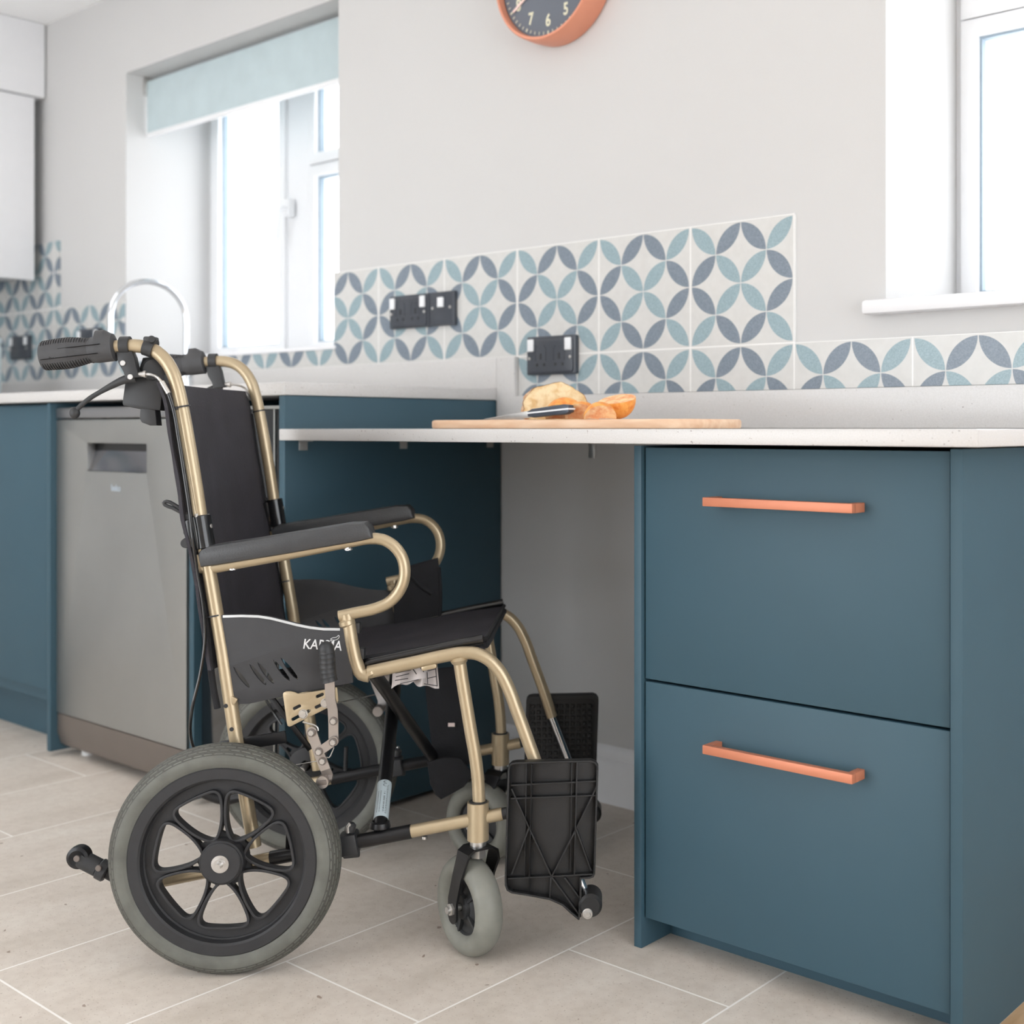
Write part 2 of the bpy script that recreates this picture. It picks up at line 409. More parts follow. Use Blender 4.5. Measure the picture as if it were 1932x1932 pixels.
# skirting in the knee space
g = G()
prof = [(0, 0), (-.016, 0), (-.016, .085), (-.013, .092), (-.009, .096), (-.009, .108), (-.005, .118), (0, .122)]
vs = []; n = len(prof)
for x in (-.80, .05): vs += [(x, y, z) for y, z in prof]
g.add(vs, [(i, (i+1) % n, n+(i+1) % n, n+i) for i in range(n)]+[tuple(range(n)), tuple(range(2*n-1, n-1, -1))])
struct(g, 'baseboard_back', TRIMW)

def window(nm, x0, x1, z0, z1, lights, vents=()):
    """white frame at y=.3; lights: list of (xa, xb, za, zb) glass openings; all the rest of the rectangle is frame"""
    y0 = RV; root = None
    g = G(); ox = [rrect(x0, z0, x1, z1, .001, 1)]+[[(a, c), (b, c), (b, d), (a, d)] for a, b, c, d in lights]
    g.prism(ox, XZat(y0+.035), .07)
    root = struct(g, nm, UPVC)
    for a, b, c, d in lights:
        # raised casement sash, gasket, pane
        w_ = .034
        h = G(); h.prism([rrect(a-w_, c-w_, b+w_, d+w_, .004, 2), [(a, c), (b, c), (b, d), (a, d)]], XZat(y0-.006), .014, .003)
        h.obj('casement', UPVC, root)
        k = G(); k.prism([[(a, c), (b, c), (b, d), (a, d)], [(a+.005, c+.005), (b-.005, c+.005), (b-.005, d-.005), (a+.005, d-.005)]], XZat(y0+.012), .018)
        k.obj('gasket', UPVCG, root)
        G().box((a, y0+.022, c), (b, y0+.026, d)).obj('pane', GLASS, root)
    return root
wl = window('window_1', WLX0, WLX1, WLZ0, WLZ1, [(-2.43, -2.095, 1.075, 1.875), (-1.905, -1.48, 1.072, 1.583), (-1.905, -1.48, 1.655, 1.875)])
h = G().box((-2.036, .268, 1.468), (-2.012, .294, 1.525), .004).tube([(-2.024, .28, 1.495), (-2.024, .245, 1.488), (-2.03, .238, 1.44), (-2.032, .242, 1.385)], .007, 10)
h.obj('window_handle', UPVC, wl)
wr = window('window_2', WRX0, WRX1, WRZ0, WRZ1, [(.238, .90, 1.075, 1.585), (.238, .90, 1.655, 2.03), (1.0, 1.69, 1.075, 1.585), (1.0, 1.69, 1.655, 2.03)])
# sill boards
struct(G().box((.156, -.032, 1.014), (1.80, .0, 1.040), .006).box((WRX0+.0005, -.01, 1.014), (WRX1-.0005, RV-.0005, 1.040), .002), 'trim_1', TRIMW)
struct(G().box((WLX0+.001, -.012, 1.016), (WLX1-.001, RV, 1.026), .002), 'trim_2', TILE_B if False else TRIMW)

# ---- tiled splashback areas (thin slabs on the walls)
ty = -.008
g = G()
g.box((-1.419, ty, .971), (0, 0, 1.2185))
g.box((-3.349, ty, .971), (-1.419, 0, 1.020))
g.box((-3.349, ty, 1.020), (-2.505, 0, 1.2172))
g.box((-3.349, ty, 1.2172), (-2.935, 0, 1.449))
g.box((-.738, ty, .8815), (XR-1.4, 0, .971))
struct(g, 'wall_tile_back', TILE_B)
g = G(); g.box((XL, -1.6, .971), (XL+.008, -.008, 1.449))
struct(g, 'wall_tile_left', TILE_L)

# ================================================================== CABINETRY
def cabinet_box(g, x0, x1, y0, z0, z1, t=.018):
    g.box((x0, y0, z0), (x0+t, -.004, z1)).box((x1-t, y0, z0), (x1, -.004, z1)).box((x0+t, y0, z0), (x1-t, -.004, z0+t)).box((x0+t, -.02, z0+t), (x1-t, -.008, z1))
# --- drawer unit
du = thing('drawer_unit', 'teal two-drawer base unit with copper bar handles, right of the knee space', 'cabinet', (.042, 0, 0))
def DU(g): return g.warp(lambda p: (p.x-.042, p.y, p.z))
DU(G().box((.042, -.545, 0), (.0565, -.004, .7795), .001)).obj('side_panel', TEAL, du)
DU(G().box((.5675, -.545, 0), (.585, -.004, .7795), .001)).obj('side_panel', TEAL, du)
DU(G().box((.0575, -.52, .10), (.5665, -.02, .118)).box((.0575, -.03, .118), (.5665, -.012, .77)).box((.0575, -.52, .755), (.5665, -.02, .7735))).obj('carcass', SHADOW, du)
DU(G().box((.0575, -.470, 0), (.5665, -.455, .099))).obj('plinth', TEAL, du)
for z0, z1, hz in ((.418, .7765, .699), (.047, .414, .337)):
    f = DU(G().box((.0595, -.5385, z0), (.5645, -.5205, z1), .0012)).obj('drawer_front', TEAL, du)
    hx0, hx1 = .194, .441
    g = G(); yb = -.5385; yo = yb-.035
    g.box((hx0, yo, hz-.0065), (hx1, yo+.011, hz+.0065), .0009)
    g.box((hx0, yo+.009, hz-.0065), (hx0+.011, yb, hz+.0065), .0006).box((hx1-.011, yo+.009, hz-.0065), (hx1, yb, hz+.0065), .0006)
    DU(g).obj('handle', COPPER, f)
# --- low worktop (quartz) with upstand and step-up piece
def slab_x(name, label, x0, x1, y0, z0, z1):
    o = G().box((x0, y0, z0), (x1, -.001, z1), .0022).obj(name, QUARTZ); o['label'] = label; o['category'] = 'worktop'; return o
slab_x('worktop', 'low white quartz worktop over the knee space and drawer unit', -.797, .634, -.61, .783, .8055)
slab_x('worktop', 'high white quartz worktop over the dishwasher and sink run', -3.34, -.797, -.597, .872, .8975)
g = G().prism([[(-.797, .8065), (1.78, .8065), (1.78, .8805), (-.739, .8805), (-.739, .9705), (-.797, .9705)]], XZat(-.011), .019, .001)
o = g.obj('upstand', QUARTZ); o['label'] = 'white speckled quartz upstand behind the low worktop, stepped up at its left end'; o['category'] = 'splashback'
o = G().box((-3.34, -.0205, .8985), (-.7975, -.001, .9705), .001).obj('upstand', QUARTZ); o['label'] = 'long white quartz upstand behind the high worktop and tap'; o['category'] = 'splashback'
# --- end panel of the high run
o = thing('end_panel', 'tall teal end panel closing the high run beside the knee space', 'panel', (-.80, 0, 0))
ep = G().box((-.019, -.594, 0.012), (0, -.003, .871), .001).obj('panel', TEAL, o)
for y in (-.552, -.296, -.039):
    G().box((.0, y-.010, .763), (.0022, y+.010, .7825), .0005).box((.0, y-.010, .7805), (.02, y+.010, .7825), .0005).obj('fixing_bracket', ZINC, o)
g = G().box((-.528, -.003, .742), (-.510, -.0005, .7825), .0005).box((-.528, -.03, .7803), (-.510, -.0005, .7825), .0005)
for z in (.753, .766): g.cyl((-.519, -.0032, z), (-.519, -.0045, z), .0035, 12)
g = g.obj('wall_bracket', ZINC); g['label'] = 'small zinc angle bracket on the wall under the low worktop'; g['category'] = 'bracket'
# --- black glass appliance next to the end panel
ap = thing('undercounter_appliance', 'black glass fronted appliance between dishwasher and tall end panel', 'appliance', (-1.136, 0, 0))
AP = lambda g: g.warp(lambda p: (p.x+1.136, p.y, p.z))
AP(G().box((-1.128, -.55, .10), (-.825, -.02, .85), .002)).obj('body', BLKM, ap)
AP(G().box((-1.128, -.574, .125), (-.823, -.552, .845), .002)).obj('glass_door', GLASSB, ap)
AP(G().box((-.862, -.578, .125), (-.857, -.5735, .845), .001).box((-1.128, -.578, .845), (-.823, -.552, .852), .001)).obj('frame_trim', STEEL, ap)
AP(G().box((-1.128, -.50, 0.0), (-.823, -.485, .10))).obj('plinth', BLKM, ap)
AP(G().box((-1.11, -.52, .105), (-.84, -.505, .118)).cyl((-1.105, -.53, .112), (-1.085, -.53, .112), .006, 12)).obj('vent_grille', DSTEEL, ap)
# --- thin teal panel, dishwasher, thin teal panel, sink cabinet
for x, lab in ((-1.157, 'narrow teal upright panel between dishwasher and black appliance'), (-1.79, 'narrow teal upright panel between sink cabinet and dishwasher')):
    o = G().box((x, -.590 if x < -1.5 else -.585, 0.012), (x+.018, -.02, .869), .001).obj('upright_panel', TEAL); o['label'] = lab; o['category'] = 'panel'
dw = thing('dishwasher', 'stainless steel dishwasher with recessed pocket handle behind the wheelchair', 'dishwasher', (-1.771, 0, 0))
DWF = lambda g: g.warp(lambda p: (p.x+1.771, p.y, p.z))
DWF(G().box((-1.768, -.535, .05), (-1.186, -.03, .848))).obj('body', BLKM, dw)
# door with pocket
hx0, hx1, hz0, hz1 = -1.618, -1.348, .7055, .772
g = G().prism([rrect(-1.770, .108, -1.184, .8275, .004, 3), rrect(hx0, hz0, hx1, hz1, .004, 3)], XZat(-.565), .022, .0015)
door = DWF(g).obj('door', STEEL, dw)
g = G().box((hx0-.004, -.552, hz0-.004), (hx1+.004, -.536, hz1+.004))
DWF(g).obj('pocket_recess', BLKM, door)
g = G().add([(hx0, -.570, hz0+.001), (hx1, -.570, hz0+.001), (hx1, -.5535, hz1-.018), (hx0, -.5535, hz1-.018)], [(0, 1, 2, 3)])
DWF(g).obj('pocket_handle', mat('pocket_gloss', srgb(150, 150, 156), .08, .95), door)
DWF(G().text('beko', XZat(-.5765) @ Matrix.Translation((-1.482, .668, 0)), .022, .0006, bold=.0004)).obj('lettering', mat('logo_pale', srgb(175, 186, 196), .4), door)
DWF(G().box((-1.770, -.578, .8305), (-1.184, -.545, .8570), .004, 3)).obj('control_strip', mat('strip_steel', srgb(150, 150, 152), .3, .85), dw)
g = G(); vs = []; pr_ = [(-.574, .1055), (-.574, .060), (-.566, .030), (-.552, .020), (-.53, .020), (-.53, .1055)]
for x in (-1.769, -1.185): vs += [(x, y, z) for y, z in pr_]
g.add(vs, [(i, (i+1) % 6, 6+(i+1) % 6, 6+i) for i in range(6)]+[tuple(range(6)), tuple(range(11, 5, -1))])
DWF(g).obj('kick_panel', DSTEEL, dw)
for x in (-1.72, -1.23):
    DWF(G().cyl((x, -.52, 0), (x, -.52, .05), .016, 16)).obj('foot', WHITE, dw)
sk = thing('sink_cabinet', 'teal sink cabinet door left of the dishwasher', 'cabinet', (-2.70, 0, 0))
SK = lambda g: g.warp(lambda p: (p.x+2.70, p.y, p.z))
SK(G().box((-2.70, -.553, .12), (-1.795, -.03, .868))).obj('carcass', TEAL, sk)
SK(G().box((-2.396, -.575, .1545), (-1.796, -.555, .864), .0012)).obj('door', TEAL, sk)
SK(G().box((-2.70, -.575, .1545), (-2.40, -.555, .864), .0012)).obj('door', TEAL, sk)
SK(G().box((-2.70, -.490, 0), (-1.795, -.475, .12))).obj('plinth', TEAL, sk)
# --- wall cabinet run on the left wall
wc = thing('wall_cabinet', 'white handleless wall cabinet high on the left wall', 'cabinet', (XL, 0, 0))
WCX = -3.04
g = G().box((XL+.001, -1.7, 1.335), (WCX-.020, -.035, 1.94), .001); g.warp(lambda p: (p.x-XL, p.y, p.z)); g.obj('carcass', TRIMW, wc)
for k in range(3):
    g = G().box((WCX-.019, -.040-.6*k-.56, 1.318), (WCX, -.040-.6*k, 1.948), .0015); g.warp(lambda p: (p.x-XL, p.y, p.z)); g.obj('door', TRIMW, wc)
g = G().box((XL+.001, -1.75, 1.953), (WCX+.004, -.006, ZC-.002), .001)
o = g.obj('bulkhead_panel', TRIMW); o['label'] = 'white boxed panel between wall cabinet and ceiling'; o['category'] = 'panel'
# --- roller blind
rb = thing('roller_blind', 'pale grey-blue roller blind in the left window recess', 'blind', (WLX0, .07, 0))
g = G().box((.006, -.001, .762+1.0), (1.083, .001, 1.93), 0); g.obj('fabric', BLIND, rb)
G().cyl((.006, .022, 1.92), (1.083, .022, 1.92), .02, 24).obj('roller', BLIND, rb)
G().box((.006, -.005, 1.748), (1.083, .005, 1.764), .003).obj('bottom_bar', UPVC, rb)
G().box((.001, -.012, 1.885), (.008, .045, 1.944), .002).obj('bracket', ZINC, rb)

# ================================================================== SOCKETS
def socket(x0, x1, z0, z1, double, label, group=None, blurred=False):
    w_ = x1-x0; h_ = z1-z0
    t = thing('wall_socket' if double else 'wall_switch', label, 'socket' if double else 'switch', ((x0+x1)/2, -.008, z0), group=group)
    g = G(); g.prism([rrect(-w_/2, 0, w_/2, h_, .004, 4)], XZat(-.006), .012, .002)
    if double:
        # raised shoulders around the two plug positions
        g.prism([rrect(-w_/2+.006, .004, w_/2-.006, h_-.008, .006, 4)], XZat(-.0135), .004, .0012)
    g.obj('faceplate', BLACKSOCK, t)
    if double:
        for s_ in (-1, 1):
            G().box((s_*(w_/2-.017)-.009, -.0205, h_-.034), (s_*(w_/2-.017)+.009, -.015, h_-.006), .002).obj('rocker', SWITCH, t)
            c = s_*.028
            g = G().box((c-.0022, -.0162, .034), (c+.0022, -.0150, .047)).box((c-.0135, -.0162, .019), (c-.0085, -.0150, .0245)).box((c+.0085, -.0162, .019), (c+.0135, -.0150, .0245))
            g.obj('plug_holes', INK, t)
            g = G().prism([[(c-.017, .030), (c+.017, .030), (c+.017, .058), (c+.011, .066), (c-.011, .066), (c-.017, .058)], [(c-.0155, .0315), (c+.0155, .0315), (c+.0155, .057), (c+.010, .0645), (c-.010, .0645), (c-.0155, .057)]], XZat(-.0158), .0008)
            g.obj('moulded_ridge', BLACKSOCK, t)
            G().cyl((s_*(w_/2-.012), -.0155, .037), (s_*(w_/2-.012), -.017, .037), .0035, 14).obj('screw', ZINC, t)
    else:
        G().box((-.010, -.018, .044), (.010, -.012, .068), .002).obj('rocker', SWITCH, t)
        for s_ in (-1, 1): G().cyl((s_*.031, -.012, .043), (s_*.031, -.0138, .043), .0035, 14).obj('screw', ZINC, t)
    return t
socket(-.6995, -.552, .927, 1.013, True, 'black double socket low in the tiles, above the bread board')
socket(-1.178, -1.032, 1.055, 1.137, True, 'black double socket with white rockers, left of the single switch')
socket(-1.030, -.942, 1.055, 1.137, False, 'black single fused switch plate with one white rocker')
socket(-2.775, -2.63, 1.052, 1.135, True, 'black double socket on tiles behind the near push handle')
socket(-3.27, -3.125, 1.052, 1.135, True, 'black double socket in the far corner beside the pale canister')

# ================================================================== CLOCK
ck = thing('wall_clock', 'round copper wall clock with grey dial, cut off by the top of the photo', 'clock', (-.605, 0, 1.808))
Rc = .150
G().lathe([(.0, -.001), (.146, -.001), (.149, -.004), (Rc+.001, -.03), (Rc, -.062), (Rc-.003, -.067), (Rc-.008, -.067), (Rc-.010, -.063), (Rc-.011, -.052)], (0, 0, 0), (0, 1, 0), 96).obj('case', COPPERP, ck)
G().lathe([(0, -.050), (Rc-.0105, -.050), (Rc-.0105, -.048), (0, -.048)], (0, 0, 0), (0, 1, 0), 96).obj('dial', DIAL, ck)
g = G()
for i in range(60):
    a = 2*PI*i/60; big = i % 5 == 0
    M = XZat(-.0505) @ Matrix.Rotation(-a, 4, 'Z') @ Matrix.Translation((0, .1305, 0))
    w_ = .0017 if big else .0008
    g.prism([[(-w_, -.0035), (w_, -.0035), (w_, .0035), (-w_, .0035)]], M, .0006)
g.obj('minute_marks', CREAM, ck)
g = G()
for i in range(1, 13):
    a = 2*PI*i/12
    G().text(str(i), XZat(-.0505) @ Matrix.Translation((.105*math.sin(a), .105*math.cos(a), 0)), .037, .0006, bold=.0010, xs=.8).obj('numeral', CREAM, ck)
def hand(ang, L, w_):
    M = XZat(-.053) @ Matrix.Rotation(-math.radians(ang), 4, 'Z')
    return G().prism([[(-w_*.6, -.02), (w_*.6, -.02), (w_, L*.8), (w_*.9, L), (-w_*.9, L), (-w_, L*.8)]], M, .001)
hand(238.5, .124, .0032).obj('hour_hand', mat('rose_hand', srgb(238, 208, 200), .4), ck)
hand(305, .08, .004).obj('minute_hand', bpy.data.materials['rose_hand'], ck)
G().cyl((0, -.0535, 0), (0, -.0565, 0), .006, 20).obj('hand_hub', COPPERP, ck)

# ================================================================== TAP, CANISTER
tp = thing('kitchen_tap', 'tall chrome swan-neck tap in front of the left window', 'tap', (-1.955, -.115, .8975))
top = []
for i in range(13):
    a = PI*i/12; top.append((0, -.112+.112*math.cos(a), .212+.105*math.sin(a)))
G().tube([(0, 0, .03), (0, 0, .12), (0, 0, .18)]+top[0:]+[(0, -.224, .18), (0, -.225, .165)], .0078, 20).obj('spout', CHROME, tp)
G().lathe([(0, 0), (.027, 0), (.027, .006), (.020, .012), (.019, .10), (.013, .115)], (0, 0, 0), (0, 0, 1), 32).obj('base', CHROME, tp)
G().tube([(.018, 0, .06), (.05, 0, .07), (.10, 0, .095)], .005, 12).obj('lever', CHROME, tp)
cn = thing('canister', 'pale grey enamel canister at the far left end of the high worktop', 'canister', (-2.815, -.34, .8975))
G().lathe([(0, 0), (.078, 0), (.082, .004), (.084, .16), (.080, .178)], (0, 0, 0), (0, 0, 1), 48).obj('body', KETTLE, cn)
G().lathe([(.0, .202), (.07, .200), (.0845, .195), (.0855, .180), (.08, .178), (0, .178)], (0, 0, 0), (0, 0, 1), 48).obj('lid', KETTLE, cn)

# ================================================================== BREAD BOARD AND FOOD
ZT = .8055
bd = G().prism([rrect(-.31, -.105, .31, .105, .06, 10)], Matrix.Translation((0, 0, .0083)), .0165, .004)
b = bd.obj('bread_board', BOARD); b.location = (-.245, -.352, ZT); b.rotation_euler = (0, 0, math.radians(2))
b['label'] = 'pale beech bread board with rounded ends on the low worktop'; b['category'] = 'board'
ZB = ZT+.0167
# loaf: a blob cut open at its right end
def blob(c, sc, n=28, amp=.06, fr=2.5, seed=0, fn=None):
    bm = bmesh.new(); bmesh.ops.create_icosphere(bm, subdivisions=5, radius=1)
    for v in bm.verts:
        d = v.co.copy(); k = 1+amp*noise.noise(d*fr+Vector((seed, 0, 0)))+amp*.35*noise.noise(d*fr*4+Vector((seed, 3, 0)))
        p = Vector((d.x*sc[0]*k, d.y*sc[1]*k, d.z*sc[2]*k))
        if fn: p = fn(p)
        v.co = p
    return bm
lf = thing('bread_loaf', 'crusty white loaf cut open, lying on the bread board', 'bread', (-.322, -.325, ZB), math.radians(-12))
bm = blob((0, 0, 0), (.088, .060, .047), amp=.10, seed=2)
for v in bm.verts: v.co.z = max(v.co.z+.024, 0.0) if v.co.z < -.02 else v.co.z+.024
r = bmesh.ops.bisect_plane(bm, geom=bm.verts[:]+bm.edges[:]+bm.faces[:], plane_co=(.004, 0, 0), plane_no=(.86, -.46, .30), clear_outer=True)
cut = [e for e in r['geom_cut'] if isinstance(e, bmesh.types.BMEdge)]
f = bmesh.ops.contextual_create(bm, geom=cut)['faces']
cutco = [v.co.copy() for v in f[0].verts] if f else []
for q in f: bmesh.ops.delete(bm, geom=[q], context='FACES_ONLY')
G().bm(bm).obj('crust', CRUST, lf)
cen = sum(cutco, Vector())/max(1, len(cutco))
gg = G(); n = len(cutco); rings = 7; vs = []
for k in range(rings+1):
    t = 1-k/rings
    for p in cutco:
        q = cen+(p-cen)*(t*.985); q += Vector((.86, -.46, .30)).normalized()*(.0035*noise.noise(q*60)+.004*(1-t)); vs.append(q)
gg.add(vs, [(k*n+i, k*n+(i+1) % n, (k+1)*n+(i+1) % n, (k+1)*n+i) for k in range(rings) for i in range(n)])
gg.obj('crumb', CRUMB, lf)
# peach pieces
def peach(name, label, c, R, a0, a1, rz, tilt, grp=None):
    """wedge of a sphere between two meridians, skin outside, flesh inside"""
    t = thing(name, label, 'fruit', c, rz, grp)
    Rm = Matrix.Rotation(tilt, 3, 'X')
    N = 14; K = 12; vs = []
    for i in range(N+1):
        th = PI*i/N
        for k in range(K+1):
            a = math.radians(a0+(a1-a0)*k/K)
            vs.append(Vector((R*.96*math.cos(th), R*math.sin(th)*math.cos(a), R*math.sin(th)*math.sin(a))))
    sk_ = G(); sk_.add(vs, [(i*(K+1)+k, i*(K+1)+k+1, (i+1)*(K+1)+k+1, (i+1)*(K+1)+k) for i in range(N) for k in range(K)])
    fl = G(); pts = []
    for a in (math.radians(a0), math.radians(a1)):
        for i in range(N+1):
            th = PI*i/N; pts.append(Vector((R*.96*math.cos(th), R*math.sin(th)*math.cos(a), R*math.sin(th)*math.sin(a)))*.995)
    inner = []
    for i in range(N+1):
        th = PI*i/N; am = math.radians((a0+a1)/2); s_ = .03*math.sin(th)
        inner.append(Vector((R*.96*math.cos(th), R*s_*math.cos(am), R*s_*math.sin(am))))
    fl.add(pts+inner, [(i, i+1, 2*(N+1)+i+1, 2*(N+1)+i) for i in range(N)]+[(N+1+i, N+2+i, 2*(N+1)+i+1, 2*(N+1)+i) for i in range(N)])
    allz = [(Rm @ v).z for v in sk_.v+fl.v]; dz = -min(allz)
    for q in (sk_, fl): q.warp(lambda p: (Rm @ p)+Vector((0, 0, dz)))
    sk_.obj('skin', PEACH, t); fl.obj('flesh', PEACHF, t)
def bp(x, y): p = atY(x, 780, y); return (p.x, y, ZB)
peach('peach_slice', 'long orange slice leaning on the loaf, behind the knife handle', bp(1066, -.405), .040, 60, 125, .25, .25)
peach('peach_slice', 'low orange slice right of the knife handle, in front of the loaf', bp(1098, -.418), .032, -20, 70, .45, .9)
peach('peach_slice', 'orange wedge between the loaf and the round peach half', bp(1132, -.435), .030, 10, 95, .9, .6)
peach('peach_half', 'round orange peach half at the right end of the food pile', bp(1164, -.375), .0345, -175, 10, .2, .15)
# knife
kp0 = atY(1078, 777, -.447); kp1 = atY(1000, 784, -.447); kp2 = atY(920, 793, -.447)
kn = thing('bread_knife', 'kitchen knife with dark riveted handle resting on the bread board', 'knife', (kp1.x, kp1.y, ZB))
off = Vector((kp1.x, kp1.y, ZB)); d = (kp0-kp1); d.y = 0; L = d.length; dn = d.normalized(); dn = Vector((math.cos(math.radians(4)), 0, math.sin(math.radians(4))))
up = Vector((-dn.z, 0, dn.x)); M = Matrix(((dn.x, up.x, 0, 0), (0, 0, -1, 0), (dn.z, up.z, 0, .0115), (0, 0, 0, 1)))
M = M @ Matrix.Identity(4)
hl = [(0, -.0065), (.012, -.009), (L*.5, -.0085), (L-.01, -.0095), (L, -.006), (L, .006), (L-.012, .0085), (L*.4, .0075), (.01, .0065), (0, .003)]
G().prism([hl], M, .016, .003).obj('handle', mat('knife_handle', srgb(70, 76, 86), .3, .2), kn)
G().prism([[(.002, -.0018), (L+.0008, -.0018), (L+.0008, .0010), (.002, .0010)]], M, .0186).obj('tang_strip', SWITCH, kn)
G().prism([[(-.12, -.004), (-.07, -.0095), (-.0, -.0085), (.004, -.004), (.004, .003), (-.0, .0045)]], M @ Matrix.Rotation(math.radians(-1), 4, 'Z'), .0018, .0004).obj('blade', ZINC, kn)

# ================================================================== WHEELCHAIR
CA = YAW+math.radians(1.63)
CO = Vector((-.373, -1.006, 0))
EU = Vector((math.cos(CA), math.sin(CA), 0)); EV = Vector((-math.sin(CA), math.cos(CA), 0))
def P(x, y, v=.04):
    """point of the photo at lateral distance v (m) behind the near wheel's middle plane, in chair coordinates"""
    r = ray(x, y); o = CAM-CO; t = (v-o.dot(EV))/r.dot(EV); q = o+r*t
    return Vector((q.dot(EU), v, q.z))
def P2(x, y, v=.04): q = P(x, y, v); return (q.x, q.z)
VT = .515
ch = thing('wheelchair', 'champagne gold and black transit wheelchair with folded-up footplates at the counter', 'wheelchair', CO, CA)
def place(g, far): return g.mirror(VT) if far else g
VF = .045   # lateral position of the side frame tubes

def wheel(far):
    hub = P(413.5, 1632, -.0); hub.y = 0; R = .1705; hub.z = R; hub.x = P(414, 1632, -.025).x+.0015
    c = Vector((hub.x, 0, R))
    # tyre cross-section, outer side is -y
    prof = []
    for i in range(25):
        a = math.radians(-52+284*i/24)
        prof.append((R-.0215+.0215*math.sin(a)*1.0, .0215*math.cos(a)*-1.0))
    prof = [(r, h) for r, h in prof]
    g = G().lathe(prof, c, (0, 1, 0), 120, uv=True, close=True)
    tyre_g = place(g, far)
    # rim: outer flange, well and back
    RO = .1395
    g = G()
    g.lathe([(RO, -.017), (RO-.003, -.0205), (RO-.017, -.0205), (RO-.020, -.018), (RO-.0215, -.008), (RO-.0235, -.006), (RO-.0235, .010), (RO-.018, .017), (RO, .017)], c, (0, 1, 0), 96, close=True)
    # spoke web with seven rounded openings
    k = .000268
    half = [(122, 0), (140, 26), (170, 54), (205, 78), (245, 99), (285, 116), (318, 127), (340, 127), (354, 117), (362, 98), (366, 55), (368, 0)]
    def opening(ang, grow=0.0):
        pts = [(r*k, h*k) for r, h in half]; full = pts+[(r, -h) for r, h in reversed(pts[1:-1])]
        n = len(full); q = []
        for i in range(n):       # Chaikin-smoothed and offset outline
            q.append(Vector(full[i]))
        for _ in range(2):
            q2 = []
            for i in range(len(q)):
                a, b = q[i], q[(i+1) % len(q)]
                q2 += [a*.75+b*.25, a*.25+b*.75]
            q = q2
        if grow:
            m = len(q); ar = sum(q[i].x*q[(i+1) % m].y-q[(i+1) % m].x*q[i].y for i in range(m)); sg = 1 if ar > 0 else -1
            q = [q[i]+Vector(((q[(i+1) % m]-q[i-1]).y, -(q[(i+1) % m]-q[i-1]).x)).normalized()*grow*sg for i in range(m)]
        ca, sa = math.cos(ang), math.sin(ang)
        return [(p.x*ca-p.y*sa, p.x*sa+p.y*ca) for p in q]
    angs = [math.radians(-90+360*i/7) for i in range(7)]
    holes = [opening(a) for a in angs]
    small = []
    for a in angs:
        b = a+PI/7; small.append([(.0445*math.cos(b)+.0055*math.cos(t), .0445*math.sin(b)+.0055*math.sin(t)) for t in [2*PI*j/10 for j in range(10)]])
    for a, ho in zip(angs, holes):
        arc0 = [a-PI/7+2*PI/7*i/14 for i in range(15)]
        notch = []
        for e, sg in ((a+PI/7, 1), (a-PI/7, -1)):
            q = [(.0445*math.cos(e)+.0055*math.cos(t), .0445*math.sin(e)+.0055*math.sin(t)) for t in ([e-PI*j/8 for j in range(9)] if sg > 0 else [e-PI*j/8+PI for j in range(9)])]
            notch.append(q)
        RR = RO-.022
        sec = [(RR*math.cos(t), RR*math.sin(t)) for t in arc0]+notch[0]+[(.018*math.cos(t), .018*math.sin(t)) for t in reversed(arc0)]+notch[1]
        g.prism([sec, ho], Matrix.Translation(c) @ XZat(-.001), .007)
    for a in angs:
        g.prism([opening(a, .0042), opening(a, .0002)], Matrix.Translation(c) @ XZat(-.004), .016, .0008)
    place(g, far); rim = g.obj('rear_wheel', RIM, ch)
    tyre_g.obj('tyre', TYRE, rim)
    g = G().lathe([(.010, -.027), (.028, -.027), (.0295, -.0255), (.0295, -.024), (.0305, -.024), (.0322, -.022), (.033, -.004), (.033, .012), (.012, .016), (.010, .016)], c, (0, 1, 0), 56, close=True)
    place(g, far).obj('hub_cap', RIM, rim)
    g = G().lathe([(0, -.034), (.0052, -.034), (.0055, -.030), (.0085, -.030), (.0085, -.0285), (.0128, -.028), (.0128, -.0255), (0, -.0255)], c, (0, 1, 0), 28)
    g.cyl(c+Vector((0, -.04, 0)), c+Vector((0, -.028, 0)), .0042, 12).cyl(c+Vector((0, .01, 0)), c+Vector((0, .05, 0)), .006, 12)
    place(g, far).obj('axle_nut', ZINC, rim)

